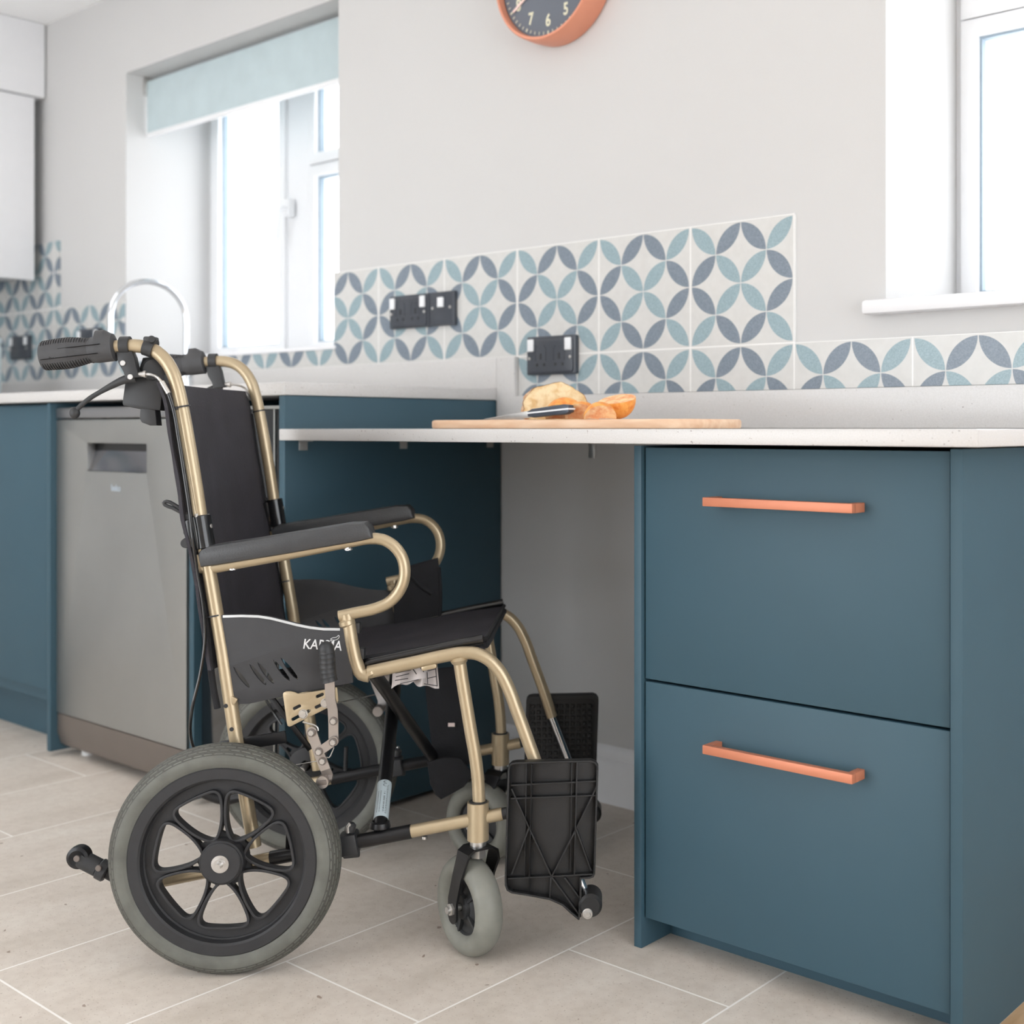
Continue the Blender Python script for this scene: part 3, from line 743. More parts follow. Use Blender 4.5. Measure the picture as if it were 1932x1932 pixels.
def castor(far):
    head = P(902, 1548, VF); hx, hz0, hz1 = head.x, P(902, 1584, VF).z, P(902, 1513, VF).z
    g = G().lathe([(.0128, hz0), (.0165, hz0), (.0165, hz1), (.0128, hz1)], (hx, VF, 0), (0, 0, 1), 40, close=True)
    h = place(g, far).obj('castor_housing', GOLD, ch)
    place(G().lathe([(0, hz1-.002), (.0135, hz1-.002), (.014, hz1+.0012), (.010, hz1+.002), (0, hz1+.002)], (hx, VF, 0), (0, 0, 1), 32), far).obj('cap', BLKP, h)
    R = .0755
    phi = math.radians(54 if not far else 32)
    if not far: nrm = Vector((-math.sin(phi), -math.cos(phi), 0)); cc = Vector((hx-.0145, VF+.012, R))
    else: nrm = Vector((-math.sin(phi), -math.cos(phi), 0)); cc = Vector((hx-.034, VT-VF-.012, R))
    dirv = Vector((nrm.y, -nrm.x, 0))
    VV = VF if not far else VT-VF
    stem = Vector((hx, VV, 0))
    w2 = .0215
    prof = []
    for i in range(25):
        a = 2*PI*i/24; prof.append((R-.0175+.0175*math.sin(a), w2*1.02*math.cos(a)))
    prof = prof[:-1]
    core = G().lathe([(.006, -.016), (.018, -.016), (.020, -.010), (.030, -.006), (.040, -.007), (.045, -.014), (.049, -.0155), (.053, -.012), (.053, .012), (.049, .0155), (.045, .014), (.040, .007), (.030, .006), (.020, .010), (.018, .016), (.006, .016)], cc, nrm, 56, close=True)
    e1 = Vector((0, 0, 1))
    for i in range(5):
        a = 2*PI*i/5; d = dirv*math.cos(a)+e1*math.sin(a)
        core.obox(cc+d*.032, d, .014, nrm, .0125, .0022, .0005)
    cw = core.obj('castor_wheel', BLKP, ch)
    G().lathe(prof, cc, nrm, 72, close=True).obj('tyre', CASTOR, cw)
    # fork: two flat legs and a bridge under the head
    ztop = hz0-.010
    fk = G()
    top = Vector((stem.x, stem.y, ztop))
    off = .0285
    path = []
    for s_ in (-1, 1):
        pass
    # bent strap: leg - bridge - leg, swept as a flat band
    band = []
    foot = cc+Vector((0, 0, -.010))
    for s_ in (1, -1):
        seq = [foot+nrm*off*s_, cc+nrm*off*s_+Vector((0, 0, .012)), cc.lerp(Vector((stem.x, stem.y, cc.z)), .55)+nrm*off*s_+Vector((0, 0, .052)), Vector((stem.x, stem.y, ztop-.018))+nrm*off*s_, Vector((stem.x, stem.y, ztop-.006))+nrm*(off-.004)*s_, Vector((stem.x, stem.y, ztop))+nrm*(off-.013)*s_]
        band.append(seq)
    full = band[0]+list(reversed(band[1]))
    pts = full; wd = dirv
    widths = [.0125, .0125, .0125, .0145, .017, .017]; widths = widths+widths[::-1]
    vs = []
    for i, p in enumerate(pts):
        t = (pts[min(i+1, len(pts)-1)]-pts[max(i-1, 0)]).normalized(); nn = t.cross(wd).normalized(); ww = widths[i]; wv = nn.cross(t)
        vs += [p-wv*ww-nn*.0019, p+wv*ww-nn*.0019, p+wv*ww+nn*.0019, p-wv*ww+nn*.0019]
    fs = [(i*4+k, i*4+(k+1) % 4, i*4+4+(k+1) % 4, i*4+4+k) for i in range(len(pts)-1) for k in range(4)]+[(0, 1, 2, 3), tuple(len(vs)-4+i for i in (3, 2, 1, 0))]
    fk.add(vs, fs)
    for s_ in (1, -1): fk.cyl(foot+nrm*(off-.0019)*s_, foot+nrm*(off+.0019)*s_, .0125, 24)
    fk.obj('fork', BLKM, cw)
    b = G()
    for s_ in (1, -1):
        b.cyl(cc+nrm*(off+.001)*s_, cc+nrm*(off+.006)*s_, .0095, 6).cyl(cc+nrm*(off+.005)*s_, cc+nrm*(off+.011)*s_, .0055, 14)
    b.cyl(cc-nrm*off, cc+nrm*off, .005, 12)
    b.obj('axle_bolt', ZINC, cw)
    G().cyl((stem.x, stem.y, ztop+.001), (stem.x, stem.y, hz0+.001), .0125, 24).cyl((stem.x, stem.y, ztop-.016), (stem.x, stem.y, ztop-.002), .012, 6).obj('stem_bolt', ZINC, cw)

def side(far):
    v = VF
    A = lambda g, nm, m, par=ch: place(g, far).obj(nm, m, par)
    # ---- back cane: handle tube, bend, down to the folding hinge
    tr = .0102
    cane = [P(x, y, v) for x, y in ((208, 656), (230, 653.5), (262, 653), (287, 659), (309, 676), (325, 701), (336, 735), (345, 777), (356.5, 840), (368, 908), (378, 974))]
    bp_ = A(G().tube(cane, tr, 20), 'back_cane', GOLD)
    # rear post below the hinge
    A(G().tube([P(386, 1030, v), P(396, 1085, v), P(420, 1225, v), P(444, 1385, v), P(480, 1597, v)], .0105, 20, smooth=False), 'rear_post', GOLD)
    g = G()
    for x, y in ((426, 1332), (437, 1376)): q = P(x, y, v-.0105); A(G().cyl(q+Vector((0, -.0004, 0)), q+Vector((0, .002, 0)), .0032, 14), 'screw_hole', INK)
    A(G().obox(P(439, 1321, v-.006), P(434, 1330, v)-P(420, 1322, v), .0065, (0, 1, 0), .0035, .006, .002), 'weld_lug', GOLD)
    # ---- hinge on the back cane
    a, b = P(378, 972, v), P(388, 1034, v); d = (b-a).normalized()
    hg = A(G().cyl(a, b, .0148, 28, .0012).obox(a.lerp(b, .55)+Vector((-.016, 0, 0)), d, .022, (0, 1, 0), .011, .008, .003).cyl(b-d*.002, b+d*.012, .010, 20, r2=.005), 'folding_hinge', BLKG)
    A(G().cyl(P(394, 993, v)+Vector((.0, -.002, 0)), P(398, 992, v)+Vector((.002, -.002, 0)), .0035, 12).cyl(a-d*.003+Vector((-.002, -.012, 0)), a+d*.002+Vector((-.002, -.012, 0)), .003, 10), 'hinge_screw', ZINC, hg)
    # release lever: a finger loop behind the hinge
    loop = [P(x, y, v-.004) for x, y in ((352, 974), (340, 966), (325, 958), (312, 953), (309, 949), (314, 946), (327, 951), (341, 960), (353, 969))]
    lv = G().tube(loop, .0028, 10)
    lv.obox(P(357, 985, v-.004), P(361, 1000, v)-P(352, 972, v), .013, (0, 1, 0), .004, .0052, .002)
    lv.cyl(P(357, 1003, v-.010), P(357, 1003, v+.004), .0085, 20).cyl(P(350, 1025, v-.012), P(350, 1025, v+.002), .0072, 24, .001).obox(P(360, 1022, v-.004), (1, 0, 0), .010, (0, 1, 0), .005, .006, .002)
    A(lv, 'release_lever', BLKP, hg)
    # ---- grip
    ax0, ax1 = P(77, 672, v), P(219, 655.5, v)
    dx = (ax1-ax0); L = dx.length; dx.normalize(); up_ = Vector((-dx.z, 0, dx.x)); n = 28; secs = 90; vs = []
    for i in range(secs+1):
        t = i/secs
        if t < .04: rz = .0215*math.sqrt(max(0.02, 1-(1-t/.04)**2)); 
        elif t < .66: rz = .0215+.0015*math.sin((t-.04)/.62*PI)-.0035*max(0, (t-.40)/.26)
        elif t < .76: rz = .0188+.0017*(t-.66)/.10
        elif t < .97: rz = .0205
        else: rz = .0215-.009*((t-.97)/.03)**2
        rx = rz*.86
        for k in range(n):
            a = 2*PI*k/n; ca, sa = math.cos(a), math.sin(a)
            rr = 1.0
            if abs(sa) > .74 and .05 < t < .68: rr += .045*(1 if (i % 3) else -1.6)
            cpos = ax0+dx*(L*t)
            bump_ = .0085*max(0, sa)**4*min(1, (t-.735)/.02, (.985-t)/.12) if .735 < t < .985 and sa > 0 else 0
            vs.append(cpos+Vector((0, 1, 0))*(ca*rx*rr)+up_*(sa*rz*rr+bump_))
    g = G().add(vs, [(i*n+k, i*n+(k+1) % n, (i+1)*n+(k+1) % n, (i+1)*n+k) for i in range(secs) for k in range(n)]+[tuple(reversed(range(n))), tuple(secs*n+k for k in range(n))])
    gp = A(g, 'push_handle', GRIP)
    g = G()
    for s_, x0, x1 in ((.006, 122, 206), (-.0075, 86, 200)):
        a = ax0+dx*(L*(x0-77)/151)+up_*s_; b = ax0+dx*(L*(x1-77)/151)+up_*s_
        for e in (0, 1): g.tube([a+Vector((0, -.0185, 0)), b+Vector((0, -.0183, 0))], .0007, 6, smooth=False)
    A(g, 'moulded_line', BLKM, gp)
    if not far:
        q = P(110, 672, v-.0186); G().text('KARMA', Matrix.Translation((q.x, q.y, q.z)) @ XZ @ Matrix.Rotation(math.radians(7), 4, 'Z'), .0085, .0006, bold=.0001).obj('embossed_lettering', BLKM, gp)
    # ---- brake lever under the grip
    cl = P(237, 652, v)
    g = G().lathe([(.0102, -.007), (.0138, -.007), (.0138, .007), (.0102, .007)], cl, P(262, 653, v)-P(226, 654, v), 28, close=True)
    g.prism([[P2(*q, v) for q in ((222, 664), (252, 663), (257, 675), (264, 708), (268, 712), (240, 716), (236, 702), (229, 690), (226, 684))]], XZat(v), .016, .002)
    bl = A(g, 'brake_lever', BLKP)
    blade = [P(x, y, v-.001) for x, y in ((256, 712), (236, 716), (212, 727), (190, 739), (170, 751), (153, 765), (142, 776))]
    A(G().tube(blade, lambda t: .0075-.0038*min(1, t/.55), 14, flat=.75).ball(P(141, 779, v), .0078, 10, (1.0, .9, 1.15)), 'lever_blade', BLKP, bl)
    g = G()
    for x, y in ((232, 685), (246, 711)): q = P(x, y, v-.008); A(G().cyl(q+Vector((0, -.0018, 0)), q, .0042, 16, .0005), 'rivet', ZINC, bl)
    g = G().cyl(P(262, 707, v-.002), P(272, 706, v-.002), .0042, 14).cyl(P(271, 706, v-.002), P(276, 706, v-.002), .0055, 14)
    A(g, 'cable_adjuster', ZINC, bl)
    vc = v-.014
    A(G().tube([P(274, 706, v-.003), P(286, 707, v-.006), (P(298, 713, vc)), P(306, 722, vc)], .0022, 10), 'cable_end', ZINC, bl)
    A(G().cyl(P(305, 720, vc), P(318, 742, vc), .0036, 14), 'ferrule', ZINC, bl)
    # cable down the back of the frame to the wheel
    A(G().tube([P(317, 741, vc), P(325, 765, vc), P(337, 830, vc), P(348, 900, vc-.001), P(357, 960, vc-.003), P(363, 1010, vc-.006), P(371, 1070, vc), P(384, 1150, vc), P(387, 1200, vc), P(378, 1270, vc), P(362, 1340, vc), P(359, 1380, vc+.01), P(367, 1415, vc+.03), P(385, 1450, vc+.03), P(410, 1480, vc+.035)], .0024, 10), 'brake_cable', BLKG)
    for (x0, y0, x1, y1) in ((333, 769, 351, 766),):
        a, b = P(x0-2, y0+1, v), P(x1, y1, v)
        A(G().lathe([(.0104, -.0012), (.0125, -.0012), (.0125, .0012), (.0104, .0012)], P(343.5, 768, v), cane[7]-cane[6], 24, close=True).obox(P(331, 770, vc+.004), (1, 0, 0), .004, (0, 1, 0), .003, .0025, .0005), 'cable_tie', BLKP)
    A(G().lathe([(.0107, -.0012), (.0125, -.0012), (.0125, .0012), (.0107, .0012)], P(405, 1161, v), P(396, 1085, v)-P(420, 1225, v), 24, close=True), 'cable_tie', BLKP)
    # ---- armrest: C-shaped tube, pad, front post
    am = [P(x, y, v) for x, y in ((374, 1046), (376, 1062), (383, 1072), (400, 1071), (440, 1064), (517, 1050), (590, 1036), (662, 1022), (700, 1016), (722, 1018), (742, 1029), (756, 1046), (763, 1068), (762, 1094), (751, 1119), (733, 1137), (705, 1149), (672, 1156), (640, 1163))]
    ar = A(G().tube(am, .0089, 20), 'armrest_frame', GOLD)
    a, b = P(395, 1051, v), P(694, 1001, v); dd = (b-a).normalized(); uu = Vector((-dd.z, 0, dd.x)); La = (b-a).length
    M = Matrix(((dd.x, uu.x, 0, a.x), (0, 0, -1, v+.005), (dd.z, uu.z, 0, a.z), (0, 0, 0, 1)))
    pw = .042
    out = [(-.012, -.0125), (-.0125, .008), (-.006, .0145), (.006, .0175), (.03, .0175)]+[(La*t, .0165) for t in (.3, .5, .7, .9)]+[(La+.000, .0135), (La+.006, .004), (La+.008, -.012)]+[(La*.95, -.0135), (La*.5, -.014), (.02, -.0135)]
    g = G().prism([out], M, pw, .006); A(g, 'pad', PAD, ar)
    g = G()
    for x, y in ((657, 1036), (439, 1073)): q = P(x, y, v); g = G().cyl(q+Vector((0, 0, -.002)), q+Vector((0, 0, .006)), .0048, 6).cyl(q+Vector((0, 0, -.001)), q+Vector((0, 0, .001)), .0066, 16); A(g, 'pad_bolt', ZINC, ar)
    # front post of the arm
    A(G().tube([P(655, 1158, v), P(660, 1190, v), P(666, 1225, v), P(673, 1252, v), P(683, 1272, v), P(697, 1275, v)], .0102, 20), 'armrest_post', GOLD)
    A(G().cyl(P(653, 1168, v), P(657, 1182, v), .0122, 20, .003), 'weld_collar', GOLD)
    g = G().cyl(P(696, 1262, v), P(703, 1276, v)+Vector((0, 0, 0)), .0112, 16, .004)
    A(g, 'weld_collar', GOLD)
    for x, y in ((676, 1184), (684, 1232)): A(G().obox(P(x, y, v+.008), (1, 0, 0), .0035, (0, 1, 0), .008, .008, .001), 'arm_socket', BLKP)
    # ---- seat rail, front leg, front hanger tube
    rail = [P(x, y, v) for x, y in ((695, 1268.5), (740, 1258.5), (790, 1248), (840, 1237), (872, 1232), (898, 1233), (920, 1243), (941, 1264), (958, 1295), (975, 1340), (995, 1395), (1011, 1440), (1022, 1475))]
    fr = A(G().tube(rail, .0100, 20), 'seat_rail', GOLD)
    A(G().tube([P(866, 1240, v), P(871, 1275, v), P(880, 1330, v), P(890, 1390, v), P(897, 1430, v), P(902, 1475, v), P(904, 1515, v)], .0098, 20), 'front_leg', GOLD)
    A(G().cyl(P(865.5, 1240, v), P(868, 1255, v), .0135, 20, .004, r2=.0118), 'weld_collar', GOLD)
    A(G().obox(P(810, 1258, v), P(830, 1254, v)-P(800, 1260, v), .012, (0, 1, 0), .006, .004, .003), 'weld_collar', GOLD)
    # ---- lower side rail: gold ends, black middle
    lr = A(G().tube([P(300, 1662.5, v), P(513, 1619, v)], .0098, 20, smooth=False), 'lower_rail', GOLD)
    lr = A(G().tube([P(773, 1569, v), P(948, 1535.5, v)], .0098, 20, smooth=False), 'lower_rail', GOLD)
    A(G().tube([P(511, 1619.5, v), P(776, 1568.5, v)], .0108, 20, smooth=False), 'sleeve', BLKM, lr)
    A(G().cyl(P(947, 1535.5, v), P(958, 1533.5, v), .0088, 16, .001), 'end_cap', BLKP, lr)
    g = G().cyl(P(801, 1578, v), P(801, 1583, v), .004, 10)
    A(g, 'rail_screw', ZINC, lr)
    # clamp on the sleeve
    A(G().obox(P(660, 1590, v), P(700, 1583, v)-P(640, 1595, v), .0135, (0, 1, 0), .0165, .0155, .003).cyl(P(648, 1612, v-.008), P(678, 1609, v-.008), .0065, 14, .001).cyl(P(659, 1572, v-.004), P(663, 1552, v-.004), .008, 14, .003), 'frame_clamp', BLKP)
    A(G().tube([P(657, 1571, v-.012), P(656, 1560, v-.013), P(661, 1554, v-.012)], .0028, 10), 'clamp_screw', ZINC)
    # upright bracket behind the big wheel
    A(G().tube([P(545, 1545, v), P(543, 1600, v)], .0040, 8, smooth=False), 'rear_bracket', BLKM)
    # ---- anti-tip arm
    at = A(G().tube([P(300, 1662, v), P(262, 1668, v), P(232, 1660, v), P(205, 1647, v), P(188, 1637, v)], .0095, 18), 'anti_tip_arm', BLKM)
    a, b = P(203, 1646, v), P(147, 1617, v)
    A(G().cyl(a, a.lerp(b, .30), .0155, 24, .002).cyl(a.lerp(b, .28), a.lerp(b, .92), .0135, 24, .002), 'socket', BLKP, at)
    cw = P(150, 1616, v)
    A(G().lathe([(.003, -.007), (.012, -.010), (.0165, -.008), (.0172, 0), (.0165, .008), (.012, .010), (.003, .007)], cw, (0, 1, 0), 32, close=True), 'roller', BLKM, at)
    g = G()
    for q in (P(145, 1620, v-.0145), P(186, 1638, v-.0155)): g = G().cyl(q+Vector((0, -.002, 0)), q+Vector((0, .002, 0)), .0048, 14, .0008); A(g, 'bolt', DSTEEL, at)
    # ---- side guard with slots, bright trim and lettering
    vg = v-.004
    zz = lambda x, y: P2(300+x/2.76, 860+y/2.76, vg)
    outl = [zz(*q) for q in ((275, 880), (285, 848), (305, 834), (340, 826), (430, 824), (520, 826), (585, 836), (650, 852), (720, 870), (790, 884), (860, 892), (950, 894), (975, 893), (1000, 1000), (1012, 1180), (700, 1240), (470, 1290), (425, 1292), (395, 1250), (338, 1240), (318, 1110))]
    slots = []
    for (x0, y0, x1, y1) in ((390, 1098, 474, 1206), (474, 1084, 560, 1192), (516, 1076, 600, 1184), (598, 1062, 682, 1170), (638, 1052, 724, 1162)):
        a = Vector((x0, y0)); b = Vector((x1, y1)); d_ = (b-a).normalized(); nn = Vector((-d_.y, d_.x)); q = []
        for t, w_ in ((0, 0), (.12, 6), (.35, 11), (.6, 12), (.85, 9), (.96, 4), (1, 0), (.96, -4), (.85, -8), (.6, -10), (.35, -9), (.12, -5)): p_ = a+(b-a)*t+nn*w_; q.append(zz(p_.x, p_.y))
        slots.append(q)
    sg = A(G().prism([outl]+slots, XZat(vg), .0045, .0008), 'side_guard', GUARD)
    top_ = [(335, 836), (430, 833), (520, 836), (585, 846), (650, 862), (720, 880), (790, 894), (860, 902), (944, 903)]
    band = [zz(x, y-7) for x, y in top_]+[zz(x, y+6) for x, y in reversed(top_)]
    A(G().prism([band], XZat(vg-.0026), .0016, .0004), 'trim_strip', mat('silver_trim', srgb(205, 207, 208), .35, .2) if 'silver_trim' not in bpy.data.materials else bpy.data.materials['silver_trim'], sg)
    if not far:
        c = P(608.5, 1217, vg); M = Matrix.Translation((c.x, vg-.0026, c.z)) @ XZ @ Matrix.Rotation(math.radians(-3.5), 4, 'Z')
        G().text('KARMA', M, .0212, .0005, shear=.12, bold=.0002, xs=.82).obj('lettering', WHITE, sg)
        def lc(x, y): return P(500+x/6.036, 1180+y/6.036, vg-.0028)
        g = G(); rl = .00042
        for seq in (((745, 155), (775, 140), (800, 138), (822, 128), (838, 112), (845, 122), (838, 145), (818, 160), (790, 168), (765, 165), (745, 155)), ((690, 180), (705, 170), (722, 172), (735, 180), (748, 172), (760, 178), (765, 190)), ((716, 182), (722, 178), (728, 184), (722, 190))):
            g.tube([lc(*q) for q in seq], rl, 6, step=.0008)
        g.obj('logo', WHITE, sg)
    # ---- slotted bracket carrying the parking brake
    vb = v-.010
    bz = lambda x, y: P2(500+x/6.036, 1180+y/6.036, vb)
    def slot(x0, y0, x1, y1, w_):
        a = Vector((x0, y0)); b = Vector((x1, y1)); d_ = (b-a).normalized(); q = []; th = math.atan2(d_.y, d_.x)
        for i in range(7): t = th+PI/2+PI*i/6; q.append(bz(a.x+w_*math.cos(t), a.y+w_*math.sin(t)))
        for i in range(7): t = th-PI/2+PI*i/6; q.append(bz(b.x+w_*math.cos(t), b.y+w_*math.sin(t)))
        return q
    outl = [bz(*q) for q in ((206, 785), (212, 765), (238, 750), (290, 748), (335, 757), (370, 774), (410, 775), (690, 730), (815, 702), (822, 715), (836, 860), (824, 880), (720, 935), (300, 1145), (278, 1152), (258, 1140), (252, 1115))]
    br = A(G().prism([outl, slot(598, 808, 655, 784, 18), slot(585, 930, 690, 880, 18), slot(336, 945, 395, 915, 18), slot(320, 1068, 505, 970, 18)], XZat(vb), .003, .0006), 'brake_bracket', GOLD)
    g = G()
    for x, y in ((440, 1005), (690, 880)): q = P(500+x/6.036, 1180+y/6.036, vb); g = G().cyl(q+Vector((0, -.0068, 0)), q+Vector((0, -.0015, 0)), .0062, 6, .0008).cyl(q+Vector((0, -.003, 0)), q+Vector((0, .008, 0)), .0072, 18); A(g, 'bolt', ZINC, br)
    # ---- parking brake
    vp = v-.022
    kz = lambda x, y, vv=vp: P2(500+x/6.036, 1180+y/6.036, vv)
    def k3(x, y, vv): return P(500+x/6.036, 1180+y/6.036, vv)
    # bent lever bar, made as a band with its own thickness
    def strap(pts, wz, th, g):
        vs = []
        for i, (p, ww) in enumerate(zip(pts, wz)):
            t = (pts[min(i+1, len(pts)-1)]-pts[max(i-1, 0)]); t.normalize(); s_ = Vector((0, -1, 0)); s_ = (s_-t*s_.dot(t)).normalized(); q = t.cross(s_)
            vs += [p-q*ww-s_*th, p+q*ww-s_*th, p+q*ww+s_*th, p-q*ww+s_*th]
        fs = [(i*4+k, i*4+(k+1) % 4, i*4+4+(k+1) % 4, i*4+4+k) for i in range(len(pts)-1) for k in range(4)]+[(0, 1, 2, 3), tuple(len(vs)-4+i for i in (3, 2, 1, 0))]
        return g.add(vs, fs)
    g = strap([k3(735, 560, vp-.014), k3(738, 660, vp-.014), k3(744, 835, vp-.014), k3(772, 955, vp-.004), k3(780, 1100, vp-.004), k3(782, 1310, vp-.004)], [.0072, .0073, .0073, .0073, .0073, .0073], .0015, G())
    q = k3(782, 1318, vp-.004); g.cyl(q+Vector((0, -.0015, 0)), q+Vector((0, .0015, 0)), .0073, 20)
    pb = A(g, 'parking_brake', PLATE)
    # rubber handle
    hp = [k3(738, 640, vp-.014), k3(722, 560, vp-.014), k3(712, 450, vp-.014), k3(706, 340, vp-.014), k3(697, 265, vp-.014), k3(693, 215, vp-.014), k3(690, 180, vp-.014)]
    def hr(t): return .0118*(1+.035*(1 if int(t*34) % 4 == 0 and t < .72 else 0))*(1 if t < .8 else math.sqrt(max(.04, 1-((t-.8)/.2)**2)))
    hp2 = spline([Vector(p) for p in hp], .0012)
    A(G().tube(hp2, hr, 20, smooth=False), 'handle_grip', BLKP, pb)
    # link, lower arm, knurled roller
    g = strap([k3(785, 1318, vp-.009), k3(610, 1440, vp-.009)], [.0065]*2, .0014, G())
    for x, y in ((785, 1318), (610, 1440)): q = k3(x, y, vp-.009); g.cyl(q+Vector((0, -.0014, 0)), q+Vector((0, .0014, 0)), .0068, 20)
    A(g, 'link', PLATE, pb)
    g = strap([k3(530, 1205, vp-.005), k3(610, 1440, vp-.005), k3(690, 1640, vp-.005), k3(715, 1700, vp+.001), k3(700, 1760, vp-.006)], [.0075, .0075, .0075, .0078, .0078], .0016, G())
    q = k3(532, 1212, vp-.005); g.cyl(q+Vector((0, -.0016, 0)), q+Vector((0, .0016, 0)), .0078, 20)
    A(g, 'brake_arm', PLATE, pb)
    # knurled roller that presses the tyre
    q = k3(650, 1790, vp-.014); r2 = k3(715, 1712, vp+.012)
    R_ = .0095; prof_n = 36; vs = []
    axr = (Vector((0, 1, 0))).normalized()
    for j, h in enumerate((0, .036)):
        for i in range(prof_n*2):
            a_ = PI*i/prof_n; rr = R_*(1.0 if i % 2 else .93); vs.append(q+Vector((math.cos(a_)*rr, h, math.sin(a_)*rr)))
    m = prof_n*2
    g = G().add(vs, [(i, (i+1) % m, m+(i+1) % m, m+i) for i in range(m)]+[tuple(range(m)), tuple(range(2*m-1, m-1, -1))])
    A(g, 'roller', PLATE, pb)
    A(G().obox(q+Vector((0, -.001, 0)), (1, 0, .12), .0062, (0, 1, 0), .0012, .0034, .0004), 'roller_pin', DSTEEL, pb)
    g = G()
    for x, y, vv in ((780, 1090, vp-.006), (775, 1330, vp-.011), (614, 1438, vp-.011), (655, 1545, vp-.007), (528, 1222, vp-.007)):
        q = k3(x, y, vv); g = G().cyl(q+Vector((0, -.0045, 0)), q+Vector((0, .001, 0)), .0046, 6, .0006); A(g, 'brake_bolt', ZINC, pb)
        A(G().cyl(q+Vector((0, -.0012, 0)), q+Vector((0, .001, 0)), .0062, 18), 'washer', DSTEEL, pb)
    g = G().tube([k3(430, 1100, vp), k3(500, 1118, vp), k3(560, 1135, vp), k3(600, 1165, vp), k3(605, 1200, vp)], .0014, 8)
    A(g, 'return_spring', ZINC, pb)
    g = G().tube([k3(785, 1390, vp), k3(760, 1450, vp), k3(728, 1505, vp), k3(700, 1500, vp)], .0009, 8)
    A(g, 'return_spring', ZINC, pb)
    # ---- footrest: chrome hanger and ribbed folded plate
    g = G().tube([P(1020, 1470, v), P(1060, 1575, v), P(1098, 1672, v), P(1105, 1690, v)], .0078, 18, smooth=False)
    hang = A(g, 'footrest_hanger', CHROME)
    vpl = v-.020
    y2 = lambda x, y: P2(940+x/4.11, 1280+y/4.11, vpl)
    outl = [y2(*q) for q in ((84, 700), (90, 670), (108, 652), (140, 645), (720, 632), (752, 645), (768, 670), (770, 700), (745, 1500), (735, 1520), (710, 1530), (640, 1535), (640, 1700), (625, 1850), (560, 1795), (500, 1740), (400, 1695), (240, 1665), (110, 1645), (75, 1625), (62, 1590), (60, 1545))]
    g = G().prism([outl], XZat(vpl+.006), .005, .001)
    # tread grid on the top face (faces the seat side)
    tz = [P(940+x/4.11, 1280+y/4.11, vpl+.010) for x, y in ((120, 700), (720, 1480))]
    nx, nz = 11, 14
    for i in range(nx):
        for j in range(nz):
            x_ = tz[0].x+(tz[1].x-tz[0].x)*(i+.5)/nx; z_ = tz[0].z+(tz[1].z-tz[0].z)*(j+.5)/nz
            hw = abs(tz[1].x-tz[0].x)/nx*.36; hh = abs(tz[1].z-tz[0].z)/nz*.36
            k_ = [(x_-hw, z_-hh), (x_+hw, z_-hh), (x_+hw, z_+hh), (x_-hw, z_+hh)]
            g.add([(a, vpl+.0084, b) for a, b in k_]+[(x_+(a-x_)*.6, vpl+.0105, z_+(b-z_)*.6) for a, b in k_], [(4, 5, 6, 7), (0, 1, 5, 4), (1, 2, 6, 5), (2, 3, 7, 6), (3, 0, 4, 7)])
    # raised lip round the tread side
    g.prism([outl, [((p[0]-.0)*1, p[1]) for p in [(lambda c_, p_: (c_[0]+(p_[0]-c_[0])*.93, c_[1]+(p_[1]-c_[1])*.95))((sum(q[0] for q in outl)/len(outl), sum(q[1] for q in outl)/len(outl)), p_) for p_ in outl]]], XZat(vpl+.0095), .003)
    fp = A(g, 'footplate', FOOTP)
    # ribs on the underside, rim first
    g = G()
    n_ = len(outl)
    rim_pts = [Vector((p[0], vpl-.0025, p[1])) for p in outl]
    for i in range(n_):
        a, b = rim_pts[i], rim_pts[(i+1) % n_]
        g.obox((a+b)/2, b-a, (b-a).length/2+.0008, (0, 1, 0), .0065, .0014, .0006)
    def rib(x0, y0, x1, y1, th=.0011, dp=.0055):
        a = P(940+x0/4.11, 1280+y0/4.11, vpl-.0005); b = P(940+x1/4.11, 1280+y1/4.11, vpl-.0005)
        g.obox((a+b)/2, b-a, (b-a).length/2, (0, 1, 0), dp, th, .0003)
    for q in ((262, 660, 240, 1640), (612, 645, 590, 1520), (98, 925, 765, 900), (100, 822, 765, 790), (75, 1545, 735, 1510), (105, 850, 240, 1150), (240, 1150, 415, 1530), (240, 1150, 105, 1510), (765, 830, 605, 1160), (605, 1160, 415, 1530), (605, 1160, 720, 1480), (415, 1530, 640, 1840), (410, 1530, 400, 1690), (515, 1535, 635, 1700), (640, 1530, 630, 1840)): rib(*q)
    rib(262, 660, 240, 1640, .0011); rib(570, 640, 560, 1490, .0006, .003); rib(220, 640, 205, 1530, .0006, .003)
    A(g, 'rib', FOOTP, fp)
    hc = P(940+715/4.11, 1280+1745/4.11, vpl)
    A(G().cyl(hc+Vector((0, -.012, 0)), hc+Vector((0, .034, 0)), .0178, 32, .004), 'pivot_boss', FOOTP, fp)
    q = P(940+693/4.11, 1280+1822/4.11, vpl-.012)
    A(G().cyl(q+Vector((0, -.003, 0)), q+Vector((0, .003, 0)), .0080, 22, .001).cyl(q+Vector((0, -.006, 0)), q+Vector((0, .0, 0)), .0052, 6, .0008), 'pivot_bolt', ZINC, fp)
    # calf strap loops / seat sling edge along the rail
    A(G().tube([P(690, 1252, v+.014), P(780, 1233, v+.014), P(860, 1216, v+.014), P(912, 1206, v+.014)], .0075, 12), 'sling_sleeve', BLKG)

for far in (False, True):
    wheel(far); castor(far); side(far)

